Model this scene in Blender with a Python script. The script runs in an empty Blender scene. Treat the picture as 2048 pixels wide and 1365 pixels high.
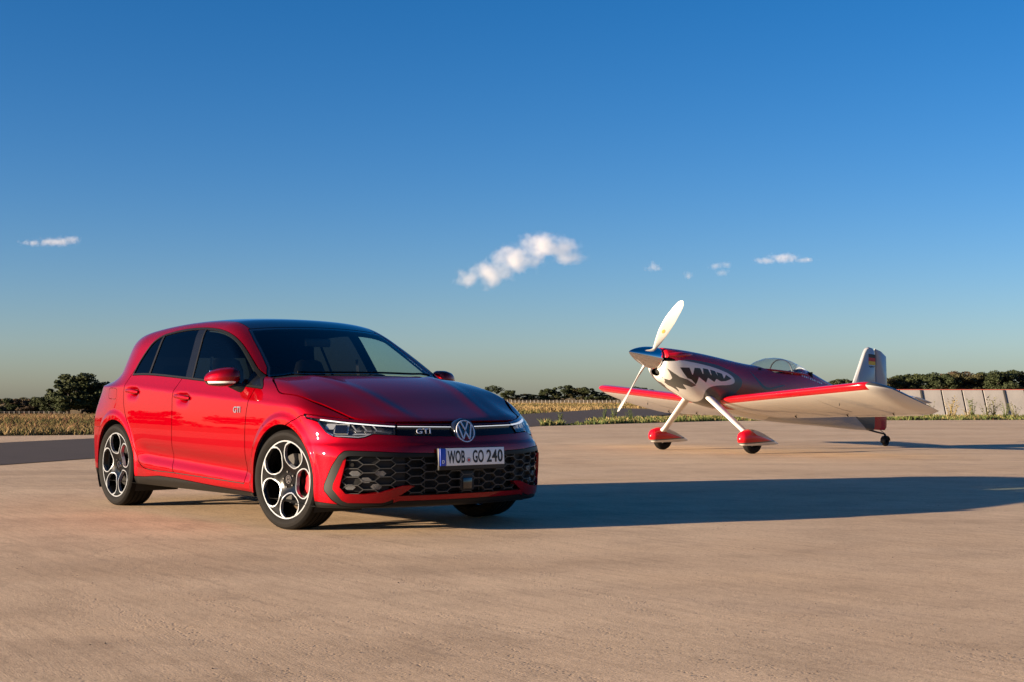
import bpy, math, random
import numpy as np
from mathutils import Vector, Matrix

R = math.radians
scene = bpy.context.scene
COL = scene.collection

# ------------------------------------------------------------------ camera
CAM_H = 0.851
cam_data = bpy.data.cameras.new("camera")
cam_data.sensor_width = 36.0
cam_data.lens = 2766.0 / 2048.0 * 36.0
cam_data.clip_start = 0.1
cam_data.clip_end = 20000.0
cam = bpy.data.objects.new("camera", cam_data)
COL.objects.link(cam)
cam.location = (0, 0, CAM_H)
cam.rotation_euler = (R(90 + 2.3706), 0, 0)
scene.camera = cam

# ------------------------------------------------------------------ sky and sun
SUN_TRAVEL = R(22.5)          # the light runs to the right and this much away from the camera
SUN_EL = R(9.7)
sun_dir = Vector((-math.cos(SUN_TRAVEL) * math.cos(SUN_EL), -math.sin(SUN_TRAVEL) * math.cos(SUN_EL), math.sin(SUN_EL)))
world = bpy.data.worlds.new("World")
scene.world = world
world.use_nodes = True
wn = world.node_tree
wn.nodes.clear()
w_out = wn.nodes.new("ShaderNodeOutputWorld")
w_bg = wn.nodes.new("ShaderNodeBackground")
w_sky = wn.nodes.new("ShaderNodeTexSky")
w_sky.sky_type = 'NISHITA'
w_sky.sun_disc = False
w_sky.sun_elevation = SUN_EL
w_sky.sun_rotation = math.atan2(sun_dir.x, sun_dir.y)
w_sky.altitude = 0
w_sky.air_density = 0.8
w_sky.dust_density = 0.7
w_sky.ozone_density = 3.0
w_bg.inputs['Strength'].default_value = 0.05
w_hs = wn.nodes.new("ShaderNodeHueSaturation")
w_hs.inputs['Saturation'].default_value = 1.30
w_tint = wn.nodes.new("ShaderNodeMix")
w_tint.data_type = 'RGBA'
w_tint.blend_type = 'MULTIPLY'
w_tint.inputs[0].default_value = 1.0
w_tint.inputs[7].default_value = (1.03, 0.94, 1.0, 1.0)
wn.links.new(w_sky.outputs[0], w_tint.inputs[6])
wn.links.new(w_tint.outputs[2], w_hs.inputs['Color'])
wn.links.new(w_hs.outputs[0], w_bg.inputs['Color'])
wn.links.new(w_bg.outputs[0], w_out.inputs['Surface'])

sun_data = bpy.data.lights.new("sun", 'SUN')
sun_data.energy = 5.0
sun_data.angle = R(0.5)
sun_data.color = (1.0, 0.80, 0.58)
sun = bpy.data.objects.new("sun", sun_data)
COL.objects.link(sun)
sun.rotation_euler = sun_dir.to_track_quat('Z', 'Y').to_euler()
sun.location = sun_dir * 200

vs = scene.view_settings
vs.view_transform = 'Standard'
vs.look = 'None'
vs.exposure = 1.72
vs.gamma = 1.0
vs.use_curve_mapping = False
scene.cycles.max_bounces = 10
scene.cycles.transparent_max_bounces = 16
scene.cycles.volume_bounces = 2
scene.cycles.use_denoising = True
# ------------------------------------------------------------------ helpers
def tag(o, label=None, cat=None, group=None, kind=None):
    for k, v in (("label", label), ("category", cat), ("group", group), ("kind", kind)):
        if v:
            o[k] = v
    return o

def empty(name, loc=(0, 0, 0), rot=(0, 0, 0), parent=None):
    o = bpy.data.objects.new(name, None)
    COL.objects.link(o)
    o.location = loc
    o.rotation_euler = rot
    if parent is not None:
        o.parent = parent
    return o

def link_mesh(name, me, parent=None, mats=(), loc=None, rot=None):
    o = bpy.data.objects.new(name, me)
    for m in mats:
        me.materials.append(m)
    COL.objects.link(o)
    if parent is not None:
        o.parent = parent
    if loc is not None:
        o.location = loc
    if rot is not None:
        o.rotation_euler = rot
    return o

def raw_mesh(name, V, F, smooth=True):
    me = bpy.data.meshes.new(name)
    me.from_pydata([tuple(map(float, v)) for v in V], [], [tuple(int(i) for i in f) for f in F])
    if smooth:
        me.polygons.foreach_set("use_smooth", [True] * len(me.polygons))
    me.update()
    return me

def tri_mesh(name, V, T, N=None, mat_idx=None):
    """fast triangle mesh from numpy, with per-vertex custom normals"""
    me = bpy.data.meshes.new(name)
    V = np.asarray(V, np.float32)
    T = np.asarray(T, np.int32)
    me.vertices.add(len(V))
    me.vertices.foreach_set("co", V.ravel())
    me.loops.add(T.size)
    me.loops.foreach_set("vertex_index", T.ravel())
    me.polygons.add(len(T))
    me.polygons.foreach_set("loop_start", np.arange(0, T.size, 3, dtype=np.int32))
    me.polygons.foreach_set("use_smooth", np.ones(len(T), bool))
    if mat_idx is not None:
        me.polygons.foreach_set("material_index", np.asarray(mat_idx, np.int32))
    me.update(calc_edges=True)
    me.validate()
    if N is not None:
        me.normals_split_custom_set_from_vertices([tuple(map(float, n)) for n in N])
    return me

class MB:
    """collects polygons for one mesh object"""
    def __init__(self):
        self.v, self.f = [], []
    def add(self, V, F):
        o = len(self.v)
        self.v += [tuple(map(float, p)) for p in V]
        self.f += [tuple(i + o for i in f) for f in F]
        return self
    def box(self, c, s, rot=None, taper=None):
        hx, hy, hz = s[0] / 2, s[1] / 2, s[2] / 2
        P = []
        for z in (-1, 1):
            k = 1.0 if (taper is None or z < 0) else taper
            for x, y in ((-1, -1), (1, -1), (1, 1), (-1, 1)):
                p = Vector((x * hx * k, y * hy * k, z * hz))
                if rot is not None:
                    p = rot @ p
                P.append(p + Vector(c))
        return self.add(P, [(3, 2, 1, 0), (4, 5, 6, 7), (0, 1, 5, 4), (1, 2, 6, 5), (2, 3, 7, 6), (3, 0, 4, 7)])
    def tube(self, pts, rad, n=8, caps=True, flat=None):
        """swept tube through pts, rad number or list; flat=(up vector, ratio) squashes it"""
        pts = [Vector(p) for p in pts]
        m = len(pts)
        if not hasattr(rad, '__len__'):
            rad = [rad] * m
        rings = []
        up0 = None
        for i in range(m):
            d = (pts[min(i + 1, m - 1)] - pts[max(i - 1, 0)]).normalized()
            if up0 is None:
                up0 = Vector((0, 0, 1)) if abs(d.z) < 0.9 else Vector((1, 0, 0))
            s = d.cross(up0).normalized()
            u = s.cross(d).normalized()
            up0 = u
            rings.append([pts[i] + (s * math.cos(2 * math.pi * k / n) + u * math.sin(2 * math.pi * k / n)) * rad[i] for k in range(n)])
        V = [p for r in rings for p in r]
        F = []
        for i in range(m - 1):
            for k in range(n):
                a, b = i * n + k, i * n + (k + 1) % n
                F.append((a, b, b + n, a + n))
        if caps:
            F.append(tuple(range(n - 1, -1, -1)))
            F.append(tuple(range((m - 1) * n, m * n)))
        return self.add(V, F)
    def lathe(self, prof, n=48, axis='y', closed=False):
        """prof: list of (a, r); axis coordinate a, radius r"""
        V, F = [], []
        for a, r in prof:
            for k in range(n):
                t = 2 * math.pi * k / n
                c, s = r * math.cos(t), r * math.sin(t)
                V.append({'y': (c, a, s), 'x': (a, c, s), 'z': (c, s, a)}[axis])
        m = len(prof)
        for i in range(m if closed else m - 1):
            j = (i + 1) % m
            for k in range(n):
                k2 = (k + 1) % n
                F.append((i * n + k, i * n + k2, j * n + k2, j * n + k))
        return self.add(V, F)
    def prism(self, outline, to3d, depth_vec):
        """extrude a closed 2D outline (mapped by to3d) along depth_vec; flat caps"""
        P = [Vector(to3d(*p)) for p in outline]
        d = Vector(depth_vec)
        n = len(P)
        F = [tuple(range(n)), tuple(range(2 * n - 1, n - 1, -1))]
        for i in range(n):
            j = (i + 1) % n
            F.append((j, i, i + n, j + n))
        return self.add(P + [p + d for p in P], F)
    def loft(self, rings, cap0=True, cap1=True, closed=True):
        n = len(rings[0])
        V = [p for r in rings for p in r]
        F = []
        for i in range(len(rings) - 1):
            for k in range(n if closed else n - 1):
                k2 = (k + 1) % n
                F.append((i * n + k, i * n + k2, (i + 1) * n + k2, (i + 1) * n + k))
        if cap0:
            F.append(tuple(range(n - 1, -1, -1)))
        if cap1:
            F.append(tuple(range((len(rings) - 1) * n, len(rings) * n)))
        return self.add(V, F)
    def build(self, name, mat=None, parent=None, smooth=True, bevel=0.0, auto=35, loc=None, rot=None, fix=True):
        me = raw_mesh(name, self.v, self.f, smooth)
        if fix:
            import bmesh
            bm = bmesh.new(); bm.from_mesh(me)
            bmesh.ops.recalc_face_normals(bm, faces=bm.faces)
            if bevel > 0:
                ed = [e for e in bm.edges if len(e.link_faces) == 2 and e.calc_face_angle(0) > R(30)]
                bmesh.ops.bevel(bm, geom=ed, offset=bevel, segments=2, affect='EDGES', profile=0.5)
            if smooth:
                for e in bm.edges:
                    e.smooth = not (len(e.link_faces) == 2 and e.calc_face_angle(0) > R(auto))
            bm.to_mesh(me); bm.free()
        return link_mesh(name, me, parent, [mat] if mat else [], loc, rot)

def set_in(node, name, val):
    if name in node.inputs:
        node.inputs[name].default_value = val

def pmat(name, color, rough=0.5, metal=0.0, coat=0.0, coat_rough=0.03, spec=0.5, emit=None, emit_s=0.0,
         noise=0.0, nscale=20.0, bump=0.0, bscale=60.0, trans=0.0, ior=1.45, alpha=1.0):
    """principled material; noise varies the colour, bump adds fine relief"""
    m = bpy.data.materials.new(name)
    m.use_nodes = True
    nt = m.node_tree
    b = nt.nodes["Principled BSDF"]
    c4 = (*color, 1.0)
    set_in(b, "Base Color", c4)
    set_in(b, "Roughness", rough)
    set_in(b, "Metallic", metal)
    set_in(b, "Coat Weight", coat)
    set_in(b, "Coat Roughness", coat_rough)
    set_in(b, "Specular IOR Level", spec)
    set_in(b, "Transmission Weight", trans)
    set_in(b, "IOR", ior)
    set_in(b, "Alpha", alpha)
    if emit:
        set_in(b, "Emission Color", (*emit, 1.0))
        set_in(b, "Emission Strength", emit_s)
    if noise or bump:
        tc = nt.nodes.new("ShaderNodeTexCoord")
    if noise:
        n = nt.nodes.new("ShaderNodeTexNoise")
        n.inputs["Scale"].default_value = nscale
        n.inputs["Detail"].default_value = 6
        nt.links.new(tc.outputs["Object"], n.inputs["Vector"])
        mx = nt.nodes.new("ShaderNodeMix"); mx.data_type = 'RGBA'
        lo = tuple(max(0, c * (1 - noise)) for c in color); hi = tuple(min(1, c * (1 + noise)) for c in color)
        mx.inputs[6].default_value = (*lo, 1); mx.inputs[7].default_value = (*hi, 1)
        nt.links.new(n.outputs[0], mx.inputs[0])
        nt.links.new(mx.outputs[2], b.inputs["Base Color"])
    if bump:
        n2 = nt.nodes.new("ShaderNodeTexNoise")
        n2.inputs["Scale"].default_value = bscale
        n2.inputs["Detail"].default_value = 5
        nt.links.new(tc.outputs["Object"], n2.inputs["Vector"])
        bp = nt.nodes.new("ShaderNodeBump")
        bp.inputs["Strength"].default_value = bump
        bp.inputs["Distance"].default_value = 0.01
        nt.links.new(n2.outputs[0], bp.inputs["Height"])
        nt.links.new(bp.outputs[0], b.inputs["Normal"])
    return m

# ---- implicit surfaces: smooth min / max, splines, meshing, clipping
def smax(a, b, k):
    h = np.maximum(k - np.abs(a - b), 0.0) / k
    return np.maximum(a, b) + h * h * k * 0.25
def smin(a, b, k):
    return -smax(-a, -b, k)
def sstep(a, b, x):
    t = np.clip((x - a) / (b - a), 0, 1)
    return t * t * (3 - 2 * t)

class Spl:
    """natural cubic spline, linear beyond its ends"""
    def __init__(self, x, y):
        x = np.asarray(x, float); y = np.asarray(y, float)
        n = len(x); h = np.diff(x)
        A = np.eye(n); b = np.zeros(n)
        for i in range(1, n - 1):
            A[i, i - 1] = h[i - 1]; A[i, i] = 2 * (h[i - 1] + h[i]); A[i, i + 1] = h[i]
            b[i] = 6 * ((y[i + 1] - y[i]) / h[i] - (y[i] - y[i - 1]) / h[i - 1])
        self.x, self.y, self.m, self.h = x, y, np.linalg.solve(A, b), h
    def __call__(self, t):
        x, y, m, h = self.x, self.y, self.m, self.h
        t = np.asarray(t, float)
        tc = np.clip(t, x[0], x[-1])
        i = np.clip(np.searchsorted(x, tc) - 1, 0, len(h) - 1)
        a = x[i + 1] - tc; b = tc - x[i]; hi = h[i]
        v = (m[i] * a ** 3 + m[i + 1] * b ** 3) / (6 * hi) + (y[i] / hi - m[i] * hi / 6) * a + (y[i + 1] / hi - m[i + 1] * hi / 6) * b
        s0 = (y[1] - y[0]) / h[0] - m[1] * h[0] / 6
        s1 = (y[-1] - y[-2]) / h[-1] + m[-2] * h[-1] / 6
        return v + np.minimum(t - x[0], 0) * s0 + np.maximum(t - x[-1], 0) * s1

def grad(f, P, e=0.002):
    G = np.empty_like(P)
    for a in range(3):
        d = np.zeros(3); d[a] = e
        G[:, a] = (f(*(P + d).T) - f(*(P - d).T)) / (2 * e)
    return G

def surface_net(f, lo, hi, step, newton=4):
    """triangle mesh of f=0 inside the box, vertices projected onto the surface"""
    ax = [np.arange(lo[a], hi[a] + step, step) for a in range(3)]
    nx, ny, nz = map(len, ax)
    D = np.empty((nx, ny, nz), np.float32)
    YY, ZZ = np.meshgrid(ax[1], ax[2], indexing='ij')
    for i in range(nx):
        D[i] = f(np.full(YY.shape, ax[0][i]), YY, ZZ)
    S = D < 0
    cnt = np.zeros((nx - 1, ny - 1, nz - 1), np.int8)
    for dx in (0, 1):
        for dy in (0, 1):
            for dz in (0, 1):
                cnt += S[dx:nx - 1 + dx, dy:ny - 1 + dy, dz:nz - 1 + dz]
    act = (cnt > 0) & (cnt < 8)
    idx = -np.ones(act.shape, np.int64)
    cells = np.argwhere(act)
    idx[act] = np.arange(len(cells))
    acc = np.zeros((len(cells), 3)); num = np.zeros(len(cells))
    corners = [(0, 0, 0), (1, 0, 0), (0, 1, 0), (1, 1, 0), (0, 0, 1), (1, 0, 1), (0, 1, 1), (1, 1, 1)]
    dv = [D[cells[:, 0] + c[0], cells[:, 1] + c[1], cells[:, 2] + c[2]] for c in corners]
    for a in range(8):
        for b in range(a + 1, 8):
            df = [corners[b][k] - corners[a][k] for k in range(3)]
            if sum(abs(q) for q in df) != 1:
                continue
            m = (dv[a] < 0) != (dv[b] < 0)
            t = dv[a][m] / (dv[a][m] - dv[b][m])
            acc[m] += np.array(corners[a]) + t[:, None] * np.array(df)
            num[m] += 1
    V = (cells + acc / num[:, None]) * step + np.array(lo)
    T = []
    for a in range(3):
        b, c = (a + 1) % 3, (a + 2) % 3
        sl0 = [slice(None)] * 3; sl1 = [slice(None)] * 3
        sl0[a] = slice(0, -1); sl1[a] = slice(1, None)
        ch = S[tuple(sl0)] != S[tuple(sl1)]
        E = np.argwhere(ch)
        ok = (E[:, b] > 0) & (E[:, c] > 0) & (E[:, b] < D.shape[b] - 1) & (E[:, c] < D.shape[c] - 1)
        E = E[ok]
        q = []
        for ob, oc in ((-1, -1), (0, -1), (0, 0), (-1, 0)):
            e = E.copy(); e[:, b] += ob; e[:, c] += oc
            q.append(idx[e[:, 0], e[:, 1], e[:, 2]])
        q = np.stack(q, 1)
        flip = ~S[tuple(E.T)]
        q[flip] = q[flip][:, ::-1]
        T.append(q[:, [0, 1, 2]]); T.append(q[:, [0, 2, 3]])
    T = np.concatenate(T)
    T = T[(T >= 0).all(1)]
    for _ in range(newton):
        g = grad(f, V)
        fv = f(*V.T)
        stepv = fv[:, None] * g / np.maximum((g * g).sum(1), 1e-6)[:, None]
        ln = np.linalg.norm(stepv, axis=1)
        stepv *= np.minimum(1, step * 0.6 / np.maximum(ln, 1e-9))[:, None]
        V = V - stepv
    N = grad(f, V)
    N /= np.maximum(np.linalg.norm(N, axis=1), 1e-9)[:, None]
    return V, T, N

def compact(M):
    V, T, N = M
    if len(T) == 0:
        return V[:0], T, N[:0]
    u, inv = np.unique(T.ravel(), return_inverse=True)
    return V[u], inv.reshape(-1, 3), N[u]

def clip(M, d):
    """keep the part of the mesh where d < 0 (d per vertex)"""
    V, T, N = M
    if len(T) == 0:
        return M
    d = np.where(np.abs(d) < 1e-7, 1e-7, d)
    ins = d[T] < 0
    k = ins.sum(1)
    keep = T[k == 3]
    mixed = T[(k == 1) | (k == 2)]
    if len(mixed) == 0:
        return compact((V, keep, N))
    im = d[mixed] < 0
    one = im.sum(1) == 1
    # rotate so that the odd corner comes first
    odd = np.where(one, np.argmax(im, 1), np.argmax(~im, 1))
    r = np.arange(len(mixed))
    A = mixed[r, odd]; B = mixed[r, (odd + 1) % 3]; C = mixed[r, (odd + 2) % 3]
    E = np.concatenate([np.stack([A, B], 1), np.stack([A, C], 1)])
    Es = np.sort(E, 1)
    key = Es[:, 0] * np.int64(len(V)) + Es[:, 1]
    u, ix, inv = np.unique(key, return_index=True, return_inverse=True)
    a, b = Es[ix, 0], Es[ix, 1]
    t = (d[a] / (d[a] - d[b]))[:, None]
    nV = V[a] + t * (V[b] - V[a])
    nN = N[a] + t * (N[b] - N[a])
    nN /= np.maximum(np.linalg.norm(nN, axis=1), 1e-9)[:, None]
    inv = inv.ravel() + len(V)
    P, Q = inv[:len(mixed)], inv[len(mixed):]
    T1 = np.stack([A, P, Q], 1)[one]
    o2 = ~one
    T2 = np.stack([P, B, C], 1)[o2]; T3 = np.stack([P, C, Q], 1)[o2]
    return compact((np.concatenate([V, nV]), np.concatenate([keep, T1, T2, T3]), np.concatenate([N, nN])))

def split(M, fn, gap=0.0):
    """(inside, outside) of fn(V) < 0, leaving a gap of this width"""
    if len(M[1]) == 0:
        return M, M
    d = fn(M[0])
    return clip(M, d + gap / 2), clip(M, gap / 2 - d)

def boundary(T):
    E = np.concatenate([T[:, [0, 1]], T[:, [1, 2]], T[:, [2, 0]]])
    Es = np.sort(E, 1)
    key = Es[:, 0] * (Es.max() + 1) + Es[:, 1]
    u, ix, ct = np.unique(key, return_index=True, return_counts=True)
    return E[ix[ct == 1]]

def with_skirt(M, depth, back=False):
    """give an open sheet an edge of this depth (and a back sheet)"""
    V, T, N = M
    B = boundary(T)
    n = len(V)
    bv, inv = np.unique(B, return_inverse=True)
    inv = inv.reshape(B.shape)
    sd = np.cross(V[B[:, 1]] - V[B[:, 0]], N[B[:, 0]])
    sd /= np.maximum(np.linalg.norm(sd, axis=1), 1e-9)[:, None]
    Nr = np.zeros((len(bv), 3))
    np.add.at(Nr, inv[:, 0], sd); np.add.at(Nr, inv[:, 1], sd)
    Nr /= np.maximum(np.linalg.norm(Nr, axis=1), 1e-9)[:, None]
    V2 = np.concatenate([V, V[bv], V[bv] - N[bv] * depth])
    N2 = np.concatenate([N, Nr, Nr])
    m = len(bv)
    ia, ib = n + inv[:, 0], n + inv[:, 1]
    T2 = np.concatenate([T, np.stack([ib, ia, ia + m], 1), np.stack([ib, ia + m, ib + m], 1)])
    if back:
        o = len(V2)
        V2 = np.concatenate([V2, V - N * depth]); N2 = np.concatenate([N2, -N])
        T2 = np.concatenate([T2, T[:, ::-1] + o])
    return V2, T2, N2

def offset(M, d):
    V, T, N = M
    return V + N * d, T, N

def mirror(M):
    V, T, N = M
    f = np.array([1, -1, 1.0])
    return V * f, T[:, ::-1], N * f

def weld(M1, M2):
    V = np.concatenate([M1[0], M2[0]]); N = np.concatenate([M1[2], M2[2]])
    T = np.concatenate([M1[1], M2[1] + len(M1[0])])
    key = np.round(V / 1e-5).astype(np.int64)
    u, ix, inv = np.unique(key, axis=0, return_index=True, return_inverse=True)
    T = inv.ravel()[T]
    ok = (T[:, 0] != T[:, 1]) & (T[:, 1] != T[:, 2]) & (T[:, 0] != T[:, 2])
    return V[ix], T[ok], N[ix]

def cut_mesh(f, lo, hi, step):
    """mesh of a left-right symmetric body: mesh one half, cut it at y=0 and mirror it"""
    M = surface_net(f, (lo[0], -3 * step, lo[2]), hi, step)
    M = clip(M, -M[0][:, 1])
    V, T, N = M
    z = np.abs(V[:, 1]) < 1e-4
    V[z, 1] = 0
    N[z, 1] = 0
    N /= np.maximum(np.linalg.norm(N, axis=1), 1e-9)[:, None]
    return weld(M, mirror(M))

def smooth_poly(pts, it=3, corner=None):
    """Chaikin rounding of a closed outline; indices in corner stay sharp"""
    P = [tuple(p) for p in pts]
    S = set(corner or ())
    flags = [i in S for i in range(len(P))]
    for _ in range(it):
        Q, fl = [], []
        n = len(P)
        for i in range(n):
            p, q = P[i], P[(i + 1) % n]
            if flags[i]:
                Q.append(p); fl.append(True)
            else:
                Q.append((p[0] * .75 + q[0] * .25, p[1] * .75 + q[1] * .25)); fl.append(False)
            if not flags[(i + 1) % n]:
                Q.append((p[0] * .25 + q[0] * .75, p[1] * .25 + q[1] * .75)); fl.append(False)
        P, flags = Q, fl
    return P

def sdf_poly(pts, X, Y):
    """signed distance to a closed outline, negative inside"""
    P = np.asarray(pts, float)
    X = np.asarray(X, float); Y = np.asarray(Y, float)
    d = np.full(X.shape, 1e9); s = np.zeros(X.shape, bool)
    n = len(P)
    for i in range(n):
        a, b = P[i], P[(i + 1) % n]
        e = b - a
        wx, wy = X - a[0], Y - a[1]
        t = np.clip((wx * e[0] + wy * e[1]) / max(1e-12, e @ e), 0, 1)
        d = np.minimum(d, (wx - e[0] * t) ** 2 + (wy - e[1] * t) ** 2)
        c1 = (a[1] <= Y) & (b[1] > Y); c2 = (a[1] > Y) & (b[1] <= Y)
        cr = e[0] * wy - e[1] * wx
        s ^= (c1 & (cr > 0)) | (c2 & (cr < 0))
    d = np.sqrt(d)
    return np.where(s, -d, d)

def panel(name, M, mat, parent, depth=0.012, back=False):
    M = compact(M)
    if len(M[1]) == 0:
        print("EMPTY PANEL", name)
        return None
    if depth:
        M = with_skirt(M, depth, back)
    me = tri_mesh(name, *M)
    return link_mesh(name, me, parent, [mat])

def text_mesh(body, size, extrude, name, mat, parent, sx=1.0, shear=0.0, loc=(0, 0, 0), rot=(0, 0, 0), bold=0.0, spacing=1.0, fit=None):
    cu = bpy.data.curves.new(name, 'FONT')
    cu.body = body
    cu.size = size
    cu.extrude = extrude
    cu.offset = bold
    cu.shear = shear
    cu.space_character = spacing
    cu.align_x = 'CENTER'
    cu.align_y = 'CENTER'
    tmp = bpy.data.objects.new(name + "_tmp", cu)
    COL.objects.link(tmp)
    bpy.context.view_layer.update()
    dg = bpy.context.evaluated_depsgraph_get()
    me = bpy.data.meshes.new_from_object(tmp.evaluated_get(dg))
    bpy.data.objects.remove(tmp)
    bpy.data.curves.remove(cu)
    if fit:                                     # scale to this width and height, centred
        P = np.empty(len(me.vertices) * 3); me.vertices.foreach_get("co", P); P = P.reshape(-1, 3)
        lo, hi = P.min(0), P.max(0)
        me.transform(Matrix.Translation((-(lo[0] + hi[0]) / 2, -(lo[1] + hi[1]) / 2, 0)))
        me.transform(Matrix.Diagonal((fit[0] / (hi[0] - lo[0]), fit[1] / (hi[1] - lo[1]), 1, 1)))
    else:
        me.transform(Matrix.Diagonal((sx, 1, 1, 1)))
    me.materials.clear()
    o = link_mesh(name, me, parent, [mat], loc, rot)
    return o
# ------------------------------------------------------------------ materials
def car_paint(name, color, deep):
    """metallic lacquer: flakes under a clear coat"""
    m = bpy.data.materials.new(name); m.use_nodes = True
    nt = m.node_tree; b = nt.nodes["Principled BSDF"]
    set_in(b, "Metallic", 0.75); set_in(b, "Roughness", 0.48); set_in(b, "Specular IOR Level", 0.0); set_in(b, "Specular Tint", (1.0, 0.04, 0.07, 1))
    set_in(b, "Coat Weight", 1.0); set_in(b, "Coat Roughness", 0.012); set_in(b, "Coat IOR", 1.40)
    tc = nt.nodes.new("ShaderNodeTexCoord")
    v = nt.nodes.new("ShaderNodeTexVoronoi"); v.inputs["Scale"].default_value = 900
    nt.links.new(tc.outputs["Object"], v.inputs["Vector"])
    mx = nt.nodes.new("ShaderNodeMix"); mx.data_type = 'RGBA'
    mx.inputs[6].default_value = (*deep, 1); mx.inputs[7].default_value = (*color, 1)
    nt.links.new(v.outputs["Color"], mx.inputs[0])
    nt.links.new(mx.outputs[2], b.inputs["Base Color"])
    return m

def glass_mat(name, tint, rough=0.0, ior=1.5, gloss=1.0):
    """thin pane: tinted see-through plus a fresnel reflection"""
    m = bpy.data.materials.new(name); m.use_nodes = True
    nt = m.node_tree
    for n in list(nt.nodes):
        nt.nodes.remove(n)
    out = nt.nodes.new("ShaderNodeOutputMaterial")
    tr = nt.nodes.new("ShaderNodeBsdfTransparent"); tr.inputs[0].default_value = (*tint, 1)
    gl = nt.nodes.new("ShaderNodeBsdfGlossy"); gl.inputs["Roughness"].default_value = rough
    gl.inputs["Color"].default_value = (gloss, gloss, gloss, 1)
    fr = nt.nodes.new("ShaderNodeFresnel"); geo = nt.nodes.new("ShaderNodeNewGeometry"); mi = nt.nodes.new("ShaderNodeMix"); mi.data_type = 'FLOAT'
    mi.inputs[2].default_value = ior; mi.inputs[3].default_value = 1 / ior      # a thin pane reflects alike from both sides
    nt.links.new(geo.outputs["Backfacing"], mi.inputs[0]); nt.links.new(mi.outputs[0], fr.inputs["IOR"])
    mx = nt.nodes.new("ShaderNodeMixShader")
    nt.links.new(fr.outputs[0], mx.inputs[0]); nt.links.new(tr.outputs[0], mx.inputs[1]); nt.links.new(gl.outputs[0], mx.inputs[2])
    nt.links.new(mx.outputs[0], out.inputs["Surface"])
    return m

MT = {}
MT['red'] = car_paint("red_lacquer", (.262, .0002, .0052), (.205, .0002, .0038))
MT['gloss_black'] = pmat("gloss_black", (.006, .006, .007), .12, coat=1.0, coat_rough=.01)
MT['satin_black'] = pmat("satin_black", (.0075, .007, .0062), .42, spec=.22, noise=.15, nscale=60)
MT['plastic'] = pmat("grey_black_plastic", (.010, .0097, .0092), .5, spec=.35, bump=.15, bscale=500)
MT['pillar_black'] = pmat("pillar_black", (.005, .005, .005), .25, spec=.25)
MT['dark'] = pmat("dark_lining", (.008, .008, .008), .8)
MT['interior'] = pmat("interior_trim", (.018, .018, .019), .65, bump=.2, bscale=300)
MT['cloth'] = pmat("seat_cloth", (.030, .030, .032), .9, bump=.3, bscale=400)
MT['cloth_grey'] = pmat("seat_grey", (.16, .16, .15), .8)
MT['screen_glass'] = glass_mat("windscreen_glass", (.70, .82, .80), ior=1.42)
MT['door_glass'] = glass_mat("door_glass", (.60, .72, .69), ior=1.22)
MT['privacy_glass'] = glass_mat("privacy_glass", (.045, .048, .052), ior=1.20)
MT['grille'] = pmat("grille_plastic", (.045, .044, .042), .38, spec=.5)
MT['fog'] = pmat("fog_reflector", (.16, .16, .16), .25, metal=.5)
MT['lens'] = glass_mat("lamp_lens", (.93, .95, .96), ior=1.45)
MT['chrome'] = pmat("chrome", (.80, .80, .82), .08, metal=1.0)
MT['white_chrome'] = pmat("bright_trim", (.62, .62, .63), .15, metal=.25, coat=.5)
MT['silver'] = pmat("machined_silver", (.34, .36, .385), .30, metal=.5, noise=.05, nscale=200)
MT['rim_black'] = pmat("rim_black", (.0022, .0022, .0026), .22, spec=.2, coat=.2)
MT['white_lamp'] = pmat("white_lamp", (.6, .6, .6), .2, emit=(1, .98, .95), emit_s=.22)
MT['lamp_house'] = pmat("lamp_housing", (.05, .05, .055), .25, metal=.3)
MT['reflector'] = pmat("lamp_reflector", (.42, .41, .39), .18, metal=.6)
MT['tyre'] = pmat("tyre_rubber", (.0062, .0052, .0044), .75, spec=.18, noise=.25, nscale=30, bump=.25, bscale=260)
MT['steel'] = pmat("brake_steel", (.045, .043, .041), .4, metal=.8, noise=.15, nscale=90)
MT['caliper'] = pmat("caliper_red", (.55, .01, .02), .3, coat=.6)
MT['plate'] = pmat("plate_white", (.80, .80, .76), .35, noise=.03, nscale=40)
MT['plate_blue'] = pmat("plate_blue", (.02, .06, .42), .35)
MT['ink'] = pmat("plate_black", (.012, .012, .012), .45)
MT['seal_red'] = pmat("seal_red", (.60, .05, .04), .4)
MT['seal_grey'] = pmat("seal_grey", (.45, .45, .45), .4)
MT['tail_red'] = pmat("tail_lamp_red", (.35, .01, .012), .08, coat=1.0)
MT['signal_white'] = pmat("signal_white", (.75, .74, .70), .15, coat=.8)
# ------------------------------------------------------------------ the car: body surface as one implicit shape
# car frame: x forward, y to its left, z up, origin on the ground midway between the axles
AX = 1.315                       # axles at x = +-AX
WR = 0.3235                      # tyre radius
_w0 = Spl([-2.12, -1.95, -1.75, -1.5, -1.25, -0.8, 0.0, 0.8, 1.15, 1.45, 1.7, 1.9, 2.1], [.77, .813, .848, .879, .890, .889, .888, .888, .892, .893, .885, .862, .82])
_wlow = Spl([.14, .20, .26, .34, .45, .58, .70, .82, .95, 1.1], [-.042, -.022, -.012, -.0095, -.005, 0, -.0015, -.006, -.012, -.02])
_frontx = Spl([.14, .18, .24, .35, .45, .53, .60, .66, .71, .76, .85], [2.085, 2.108, 2.126, 2.138, 2.142, 2.140, 2.122, 2.100, 2.072, 2.035, 1.96])
_rearx = Spl([.14, .25, .40, .55, .68, .80, .95, 1.05, 1.15, 1.25, 1.35, 1.45], [1.98, 2.05, 2.085, 2.095, 2.075, 2.04, 1.985, 1.94, 1.885, 1.82, 1.74, 1.64])
_hood = Spl([.60, .95, 1.10, 1.30, 1.55, 1.80, 1.95, 2.05, 2.12], [1.05, 1.022, 1.004, .966, .893, .793, .735, .695, .665])
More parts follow.
